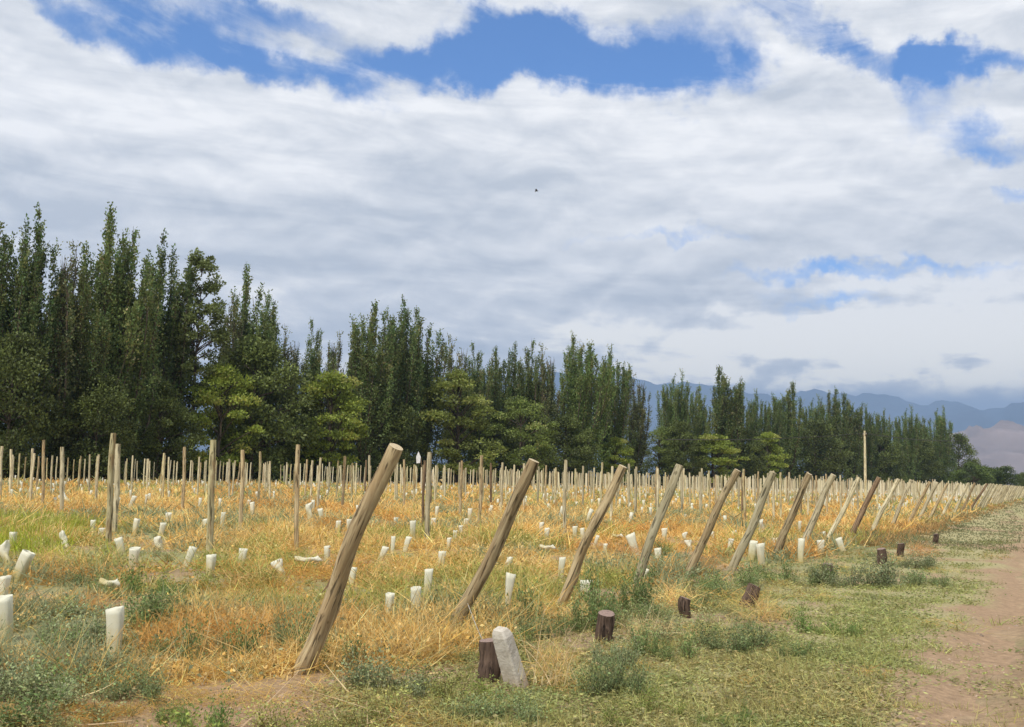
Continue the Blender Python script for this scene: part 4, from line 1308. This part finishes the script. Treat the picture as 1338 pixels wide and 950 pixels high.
# individual weed bushes and straw heaps that can be told apart
BUSH_SPOTS = []
G_W = 'separate weed bushes near the post feet'
def dense_bush(seed, hue, scale=1.0, n=7):
    g = np.random.default_rng(seed)
    ps = []
    for k in range(n):
        V, Fq, T = weed_proto(seed * 7 + k, 22, 24, .30, .34, hue, .032)
        off = np.array([g.normal() * .30, g.normal() * .18, 0])
        ps.append((V * g.uniform(.45, 1.15) + off, Fq, T))
    return join(ps)
BUSH = [mesh_from('weed_bush', *dense_bush(830 + k, h)) for k, h in enumerate([(.25, .30, .13), (.21, .275, .10), (.31, .345, .18), (.20, .30, .08)])]
for me in BUSH: me.materials.append(M_WEED)
for px, py, wpx, hpx, k, lab in [
    (212, 778, 80, 42, 3, 'dark green leafy plant standing alone above the nearest tube'),
    (270, 868, 95, 60, 1, 'dark green weed bush left of the nearest leaning post'),
    (385, 850, 80, 62, 0, 'grey-green bush touching the left of the nearest leaning post foot'),
    (440, 866, 80, 45, 1, 'green bush right of the nearest leaning post foot'),
    (70, 842, 120, 48, 2, 'wide grey-green weed patch left of the nearest tube'),
    (180, 862, 55, 32, 1, 'low dark weed just right of the nearest tube'),
    (525, 905, 120, 48, 2, 'grey-green spreading weed in front of the dark stump'),
    (60, 925, 130, 55, 2, 'grey weed bush in the bottom left corner'),
    (165, 915, 110, 48, 0, 'grey-green weed clump right of the bottom left corner one'),
    (235, 952, 90, 50, 3, 'fresh green weed at the bottom edge near the left'),
    (735, 826, 110, 65, 1, 'dense green bush around the third leaning post foot'),
    (800, 806, 80, 70, 1, 'tall green bush between the third and fourth leaning posts'),
    (700, 838, 60, 40, 0, 'green weed just right of the pale stone marker, behind it'),
    (800, 905, 100, 60, 0, 'green mound of weeds in front of the flat-topped stump'),
    (790, 868, 70, 36, 2, 'grey weed right in front of the flat-topped stump'),
    (870, 858, 70, 46, 1, 'dark weed right of the flat-topped stump'),
    (970, 852, 120, 40, 0, 'broad green weed mound on the verge right of the straw'),
    (1090, 828, 68, 34, 3, 'isolated green tuft on the grassy verge'),
    (1010, 862, 80, 26, 1, 'flat green tuft below the broad mound on the verge'),
    (1110, 768, 110, 40, 2, 'grey-green bush right of the rust-topped stump'),
    (1060, 764, 60, 34, 1, 'green weed left of the rust-topped stump'),
    (945, 952, 60, 34, 3, 'small green tuft at the bottom edge on the right half'),
    (660, 945, 130, 40, 0, 'green weed mat at the bottom edge below the stone marker'),
    (1200, 765, 80, 22, 0, 'flat green weed far along the grassy verge'),
    (580, 800, 40, 30, 1, 'dark weed at the left of the second leaning post foot'),
    (1180, 742, 70, 20, 2, 'low weed right of the tiny far stumps')]:
    g0 = ground_at(px, py)
    o = link('weed_bush', BUSH[k]); o.location = (g0.x, g0.y + .05, gzf(g0.x, g0.y) - .01)
    o.rotation_euler = (0, 0, random.choice([0, math.pi]) + random.uniform(-.3, .3))
    o.scale = (wpx / F_PX * g0.y / 1.05, min(wpx / F_PX * g0.y / 1.05, .9), hpx / F_PX * g0.y / .42)
    tag(o, lab, 'weed', G_W)
    BUSH_SPOTS.append((g0.x, g0.y, .42 * wpx / F_PX * g0.y))
def straw_heap(seed, n=260, R=.34, H=.28, hue=(.78, .54, .21), long=0):
    V, Fq, T = straw_proto(seed, n, R, H, hue, .006)
    parts_ = [(V, Fq, T)]
    g = np.random.default_rng(seed + 1)
    if long:
        a = g.uniform(0, 6.28, long); ti = g.uniform(.2, 1.3, long)
        D = np.stack([np.cos(a) * np.sin(ti), np.sin(a) * np.sin(ti), np.cos(ti)], 1)
        parts_.append(ribbons(g.normal(size=(long, 3)) * [.12, .12, 0] + [0, 0, .05], D, g.uniform(.3, .6, long), np.full(long, .011), g.normal(size=(long, 3)) * .12 - [0, 0, .12], jitter((.80, .66, .38), long, .1, g).clip(0, .9), 5, g))
    return join(parts_)
HEAP = [mesh_from('straw_heap', *straw_heap(850, 420, .34, .30, long=34)), mesh_from('straw_heap', *straw_heap(851, 380, .36, .22)),
        mesh_from('straw_heap', *straw_heap(852, 380, .34, .24, (.62, .36, .15))), mesh_from('straw_heap', *straw_heap(853, 380, .36, .22, (.80, .60, .27), long=16))]
for me in HEAP: me.materials.append(M_STRAW)
for px, py, wpx, hpx, k, lab in [
    (722, 898, 105, 66, 0, 'golden straw heap with long pale stems right of the stone marker'),
    (845, 835, 90, 38, 3, 'golden straw heap right of the flat-topped stump'),
    (880, 795, 110, 40, 1, 'broad orange straw mound between the fourth and fifth leaning post feet'),
    (1000, 812, 90, 42, 1, 'orange straw heap right of the purplish tilted stump'),
    (320, 830, 90, 40, 3, 'golden straw tangle with pale stems left of the nearest leaning post'),
    (250, 850, 80, 34, 3, 'loose straw tangle between the nearest tube and the dark weed bush'),
    (120, 800, 60, 28, 2, 'rusty dry clump just above the nearest tube'),
    (925, 748, 60, 30, 2, 'rusty dry clump at the foot of the fifth leaning post'),
    (822, 730, 70, 24, 2, 'rust-brown dry clump behind the fourth leaning post'),
    (590, 838, 90, 34, 1, 'orange dry clump around the foot of the second leaning post'),
    (1205, 728, 60, 24, 2, 'rust-coloured dry weeds beside the tiny far stumps'),
    (1170, 738, 60, 16, 1, 'orange dry weeds on the verge near the tiny far stumps'),
    (330, 765, 110, 34, 1, 'bright orange dry mound right of the knotted tall post'),
    (60, 742, 70, 36, 1, 'orange dry mound right of the wide tilted tube at left')]:
    g0 = ground_at(px, py)
    o = link('straw_heap', HEAP[k]); o.location = (g0.x, g0.y + .05, gzf(g0.x, g0.y) - .01)
    o.rotation_euler = (0, 0, random.uniform(0, 6.28))
    s_ = wpx / F_PX * g0.y / 1.0
    o.scale = (s_, s_, hpx / F_PX * g0.y / .34)
    tag(o, lab, 'straw heap', 'separate heaps of dry straw and weeds')

# ground cover nobody could count
g = np.random.default_rng(900)
x, y, r = polar(5200, 5.0, 26, g, 1.1)
u, v = uv(x, y); gm, bm = green_mask(x, y), bare_mask(x, y)
p = np.where(v > 3.1, np.where(v > 5.0, .60, .35) * (1 - gm) + .10, .02) * (1 - .88 * bm)
k = g.uniform(size=len(x)) < p
x, y, r = x[k], y[k], r[k]
rust = sstep(.5, .66, fbm(x / 3.1, y / 3.1, 91, 3))[:, None]
tint = (np.array([1.0, 1.0, 1.0]) * (1 - rust) + np.array([.86, .74, .62]) * rust) * g.uniform(.75, 1.15, (len(x), 1))
s = g.uniform(.40, .85, len(x)) * (1 + .02 * r) * (.8 + .4 * sstep(8, 14, r))
x, y, s, tint = clear(x, y, s, tint)
k = off_bushes(x, y); x, y, s, tint = x[k], y[k], s[k], tint[k]
me = mesh_from('dry_grass', *scatter(SH, x, y, s, tint, s * g.uniform(.30, .75, len(x)), g))
tag(link('dry_grass', me, M_STRAW), 'orange dry grass tangled over the vineyard floor', 'dry grass', kind='stuff')

x, y, r = polar(4000, 5.0, 26, g, 1.1)
u, v = uv(x, y); gm, bm = green_mask(x, y), bare_mask(x, y)
p = np.where(v > 3.0, (.12 + .75 * gm) * (.5 + .5 * sstep(8, 12, r)) * (.12 + .88 * sstep(.42, .54, fbm(x / .7, y / .7, 221, 3))), np.where(v > 1.9, .16 * sstep(.45, .6, fbm(x / .9, y / .9, 131, 3)), .0)) * (1 - .75 * bm)
k = g.uniform(size=len(x)) < p
x, y, r = x[k], y[k], r[k]; v = v[k]
yel = sstep(.5, .62, fbm(x / 4.0 + 5, y / 4.0, 141, 2))[:, None]
tint = (np.array([1., 1., 1.]) * (1 - yel) + np.array([1.25, 1.12, .75]) * yel) * g.uniform(.75, 1.25, (len(x), 1))
s = g.uniform(.4, 1.0, len(x)) * np.where(v < 3.4, .55, 1.0)
x, y, s, tint = clear(x, y, s, tint)
me = mesh_from('green_weeds', *scatter(WH + WB[:1], x, y, s, tint, s * g.uniform(.45, .85, len(x)), g))
tag(link('green_weeds', me, M_WEED), 'grey-green weeds spread between the rows', 'weeds', kind='stuff')

# short grass and creeping mat on the verge
GR = [grass_proto(860 + k) for k in range(4)]
MAT = []
for k in range(4):
    gg = np.random.default_rng(870 + k)
    n = 46
    C = gg.normal(size=(n, 3)) * [.11, .11, 0] + [0, 0, .008]; C[:, 2] += np.abs(gg.normal(size=n)) * .02
    MAT.append(leaves(C, gg.normal(size=(n, 3)) * [1, 1, .35], gg.uniform(.02, .045, n), gg.uniform(.008, .018, n), jitter((.33, .34, .15), n, .25, gg).clip(.02, .7), gg))
x, y, r = polar(15500, 4.6, 34, g, 1.05, -10, 31)
u, v = uv(x, y); bm = bare_mask(x, y)
cover = sstep(.34, .52, fbm(x / .8, y / .8, 151, 4))
p = sstep(.75, 1.5, v) * (.35 + .65 * cover) * (1 - .85 * bm) * (1 - .55 * sstep(4.2, 5.2, v))
p = np.maximum(p, .06 * (v > -.6))
k = g.uniform(size=len(x)) < p
x, y, r = x[k], y[k], r[k]
dry = sstep(.42, .6, fbm(x / 1.9, y / 1.9, 161, 3))[:, None]
tint = (np.array([1.0, 1.02, .85]) * (1 - dry) + np.array([1.16, 1.04, .95]) * dry) * g.uniform(.75, 1.2, (len(x), 1)) * (1 - .35 * sstep(16, 32, r))[:, None]
s = g.uniform(.7, 1.3, len(x)) * (1 + .02 * r)
me = mesh_from('verge_grass', *scatter(GR[:2] + MAT, x, y, s, tint, s * .8, g))
tag(link('verge_grass', me, M_WEED), 'thin creeping grass on the verge beside the track', 'grass', kind='stuff')

# small grass tufts in the vineyard's near strip, left side
x, y, r = polar(5200, 4.8, 20, g, 1.0, -30, 20)
u, v = uv(x, y); bm = bare_mask(x, y)
k = (v > 3.2) & (g.uniform(size=len(x)) < .36 * (1 - .9 * bm))
x, y, r = x[k], y[k], r[k]
tint = np.where(g.uniform(size=(len(x), 1)) < .6, np.array([[1.55, 1.10, .85]]), np.array([[.78, .82, .85]])) * g.uniform(.7, 1.2, (len(x), 1))
s = g.uniform(.4, .95, len(x))
me = mesh_from('grass_tufts', *scatter(GR + MAT[:2], x, y, s, tint, s, g))
tag(link('grass_tufts', me, M_WEED), 'small grass tufts between the weeds', 'grass', kind='stuff')

# mid and far growth of the field: coarser tufts, orange in bands with green between
def far_growth(n, r0_, r1, size, name, lab, p_, w0=.010, w1=.00115, nb=9, hs=1.0):
    x, y, r = polar(n, r0_, r1, g, p_)
    u, v = uv(x, y)
    gap = fbm(x / .95 + 11, y / .95, 211, 3) + g.uniform(-.07, .07, n)
    ok = (v > 4.8) & (gap > .44) & off_bushes(x, y) & (y < np.interp(x / np.maximum(y, 1) * F_PX + CX, *DEPTH) - 2)
    idx = np.arange(ok.sum())
    x, y, r, keep_ = clear(x[ok], y[ok], r[ok], idx); n = len(x)
    gm = green_mask(x, y); yel = sstep(.52, .64, fbm(x / 4.0 + 5, y / 4.0, 141, 2)); rust = sstep(.5, .66, fbm(x / 3.1, y / 3.1, 91, 3))
    isg = g.uniform(size=n) < .12 + .58 * gm
    k = size
    h = g.uniform(.10, .30, n) * hs * (.7 + .6 * fbm(x / 2, y / 2, 171, 3)) * 1.0
    tall = g.uniform(size=n) < .04
    h = np.where(tall, h * 1.8, h) * (.65 + .9 * sstep(.46, .64, gap[ok][keep_]))
    orange = np.array([.80, .48, .12]); rusty = np.array([.64, .34, .09]); straw = np.array([.84, .64, .30])
    green = np.array([.31, .345, .19]); yg = np.array([.42, .41, .11])
    w = g.uniform(0, 1, (n, 1))
    co = (orange * (1 - w) + straw * w) * (1 - rust[:, None] * .7) + rusty * rust[:, None] * .7
    cg = green * (1 - yel[:, None]) + yg * yel[:, None]
    c = np.where(isg[:, None], cg, co) * g.uniform(.75, 1.2, (n, 1))
    a = g.uniform(0, 6.28, (n, nb)); ti = g.uniform(.25, 1.5, (n, nb))
    D = np.stack([np.cos(a) * np.sin(ti), np.sin(a) * np.sin(ti), np.cos(ti)], -1).reshape(-1, 3)
    P0 = np.stack([x, y, gz(x, y)], 1)[:, None] + g.normal(size=(n, nb, 3)) * np.array([.16, .16, 0]) * k
    P0 = P0.reshape(-1, 3)
    wd = np.repeat(w0 + w1 * r, nb) * g.uniform(.6, 1.3, n * nb)
    L = np.repeat(h, nb) * g.uniform(.6, 1.3, n * nb) * (1 + .7 * (ti.reshape(-1) > .9))
    cc = np.repeat(c, nb, 0) * g.uniform(.75, 1.2, (n * nb, 1))
    V, Fq, T = ribbons(P0, D, L, wd, g.normal(size=(n * nb, 3)) * .09, cc.clip(0, .85), 1 if r0_ > 20 else 2, g)
    # leafy flecks so that the growth reads as matted weeds, not as blades
    q = g.uniform(size=n) < .45
    m4 = 7
    C = (np.stack([x[q], y[q], gz(x[q], y[q]) + .02], 1)[:, None] + g.normal(size=(q.sum(), m4, 3)) * np.array([.15, .15, 0]) * k).reshape(-1, 3)
    C[:, 2] += g.uniform(0, 1, len(C)) * np.repeat(h[q], m4) * .8
    sz_ = np.repeat(.028 + .0016 * r[q], m4) * g.uniform(.6, 1.3, len(C))
    lf = leaves(C, g.normal(size=C.shape), sz_, sz_ * .6, (np.repeat(c[q], m4, 0) * g.uniform(.55, 1.15, (len(C), 1))).clip(0, .85), g)
    V, Fq, T = join([(V, Fq, T), lf])
    tag(link(name, mesh_from(name, V, Fq, T), M_STRAW), lab, 'dry weeds', kind='stuff')
far_growth(30000, 8, 25, .8, 'field_weeds', 'orange and green weeds over the nearer vineyard rows', .5, .004, .0008, 7, .60)
far_growth(23000, 22, 48, 1.1, 'middle_field_weeds', 'orange and green weeds over the middle of the vineyard', .35, .006, .0009, 9, .85)
far_growth(15000, 38, 170, 1.6, 'far_field_weeds', 'pale weeds over the far vineyard up to the trees', .35)

# low growth along the far verge and at the feet of the far leaning posts
x, y, r = polar(16000, 28, 220, g, .5, 8, 31)
u, v = uv(x, y); ok = (v > 1.0 + .6 * (fbm(x, y, 181, 3) - .5)) & (v < 6.4) & (g.uniform(size=len(x)) < .75)
x, y, r, v = x[ok], y[ok], r[ok], v[ok]; n = len(x); nb = 6
hi = sstep(3.0, 4.6, v)
dry = g.uniform(size=(n, 1)) < (.30 + .35 * hi + .25 * sstep(.4, .6, fbm(x / 3, y / 3, 191, 3)))[:, None]
c = np.where(dry, np.where(hi[:, None] > .5, [[.62, .40, .16]], [[.36, .32, .17]]), [[.26, .29, .14]]) * g.uniform(.6, .95, (n, 1))
a = g.uniform(0, 6.28, (n, nb)); ti = g.uniform(.3, 1.5, (n, nb))
D = np.stack([np.cos(a) * np.sin(ti), np.sin(a) * np.sin(ti), np.cos(ti)], -1).reshape(-1, 3)
P0 = (np.stack([x, y, gz(x, y)], 1)[:, None] + g.normal(size=(n, nb, 3)) * np.array([.14, .14, 0])).reshape(-1, 3)
L = np.repeat(.035 + .20 * hi * g.uniform(.4, 1.4, n), nb) * g.uniform(.6, 1.3, n * nb)
V, Fq, T = ribbons(P0, D, L, np.repeat(.008 + .0007 * r, nb), g.normal(size=(n * nb, 3)) * .03, np.repeat(c, nb, 0).clip(0, .85), 1, g)
tag(link('verge_weeds', mesh_from('verge_weeds', V, Fq, T), M_STRAW), 'low weeds along the far verge of the track', 'weeds', kind='stuff')

# yellow flowering weeds at the far left
x, y, r = polar(700, 17, 34, g, .2, -29, -20)
k = np.exp(-(((x / y * F_PX + CX) - 30) / 75) ** 2) * np.exp(-((r - 26) / 5) ** 2) > g.uniform(size=len(x)) * .9
x, y = x[k], y[k]
if len(x):
    s = g.uniform(1.2, 2.0, len(x))
    me = mesh_from('yellow_weeds', *scatter(GR, x, y, s * 1.4, np.tile([1.25, 1.45, .35], (len(x), 1)), s * 2.2, g))
    tag(link('yellow_weeds', me, M_WEED), 'yellow-green weed patch at the left of the field', 'weeds', kind='stuff')

# clods and stones
x, y, r = polar(9000, 4.2, 22, g, 1.0)
u, v = uv(x, y); k = g.uniform(size=len(x)) < (.12 + .88 * bare_mask(x, y)) * (.35 + 1.2 * sstep(.45, .6, fbm(x / .6, y / .6, 231, 3)))
x, y = x[k], y[k]
oc = np.array([[1, 0, 0], [-1, 0, 0], [0, 1, 0], [0, -1, 0], [0, 0, .7], [0, 0, -.5]], float)
of = np.array([[0, 2, 4, 4], [2, 1, 4, 4], [1, 3, 4, 4], [3, 0, 4, 4]])[:, :3]
CL = []
for k_ in range(4):
    gg = np.random.default_rng(880 + k_)
    CL.append((oc * .02 * gg.uniform(.6, 1.3, (6, 3)), of, np.tile([.36, .27, .20], (6, 1))))
s = g.lognormal(-.75, .6, len(x)).clip(.2, 2.4)
me = mesh_from('soil_clods', *scatter(CL, x, y, s, g.uniform(.6, 1.35, (len(x), 1)) * np.ones((1, 3)), s, g))
tag(link('soil_clods', me, M_PEBBLE), 'small clods and stones on the bare soil', 'clods', kind='stuff')
# fallen pale stems near the stump and over the bare soil
n = 150
x, y, r = polar(n, 6, 13, g, 1.0, -28, 22)
ok = uv(x, y)[1] > 3.3
x, y = x[ok], y[ok]; n = len(x)
a = g.uniform(0, 6.28, n)
V, Fq, T = ribbons(np.stack([x, y, gz(x, y) + .03], 1), np.stack([np.cos(a), np.sin(a), g.uniform(0, .35, n)], 1), g.uniform(.15, .6, n), np.full(n, .011), g.normal(size=(n, 3)) * [.12, .12, .05], jitter((.72, .56, .32), n, .15, g).clip(0, .85), 5, g)
tag(link('fallen_stems', mesh_from('fallen_stems', V, Fq, T), M_STRAW), 'pale dry stems lying on the ground', 'dry stems', kind='stuff')

# ------------------------------------------------------------------ haze (closed box round camera and place)
HZ = True
if HZ:
    x0, x1, y0, y1, z0, z1 = -16000, 16000, -2000, 16000, -7, 1180
    me = bpy.data.meshes.new('haze')
    me.from_pydata([(x0, y0, z0), (x1, y0, z0), (x1, y1, z0), (x0, y1, z0), (x0, y0, z1), (x1, y0, z1), (x1, y1, z1), (x0, y1, z1)], [],
                   [(0, 3, 2, 1), (4, 5, 6, 7), (0, 1, 5, 4), (1, 2, 6, 5), (2, 3, 7, 6), (3, 0, 4, 7)]); me.update()
    m = bpy.data.materials.new('haze'); m.use_nodes = True; m.node_tree.nodes.clear()
    o_ = m.node_tree.nodes.new('ShaderNodeOutputMaterial'); pv = m.node_tree.nodes.new('ShaderNodeVolumePrincipled')
    pv.inputs['Color'].default_value = (.46, .66, 1.0, 1); pv.inputs['Density'].default_value = 1.2e-4; pv.inputs['Anisotropy'].default_value = .2
    m.node_tree.links.new(pv.outputs[0], o_.inputs['Volume'])
    hz = link('haze', me, m); tag(hz, 'thin bluish distance haze', 'haze', kind='stuff')
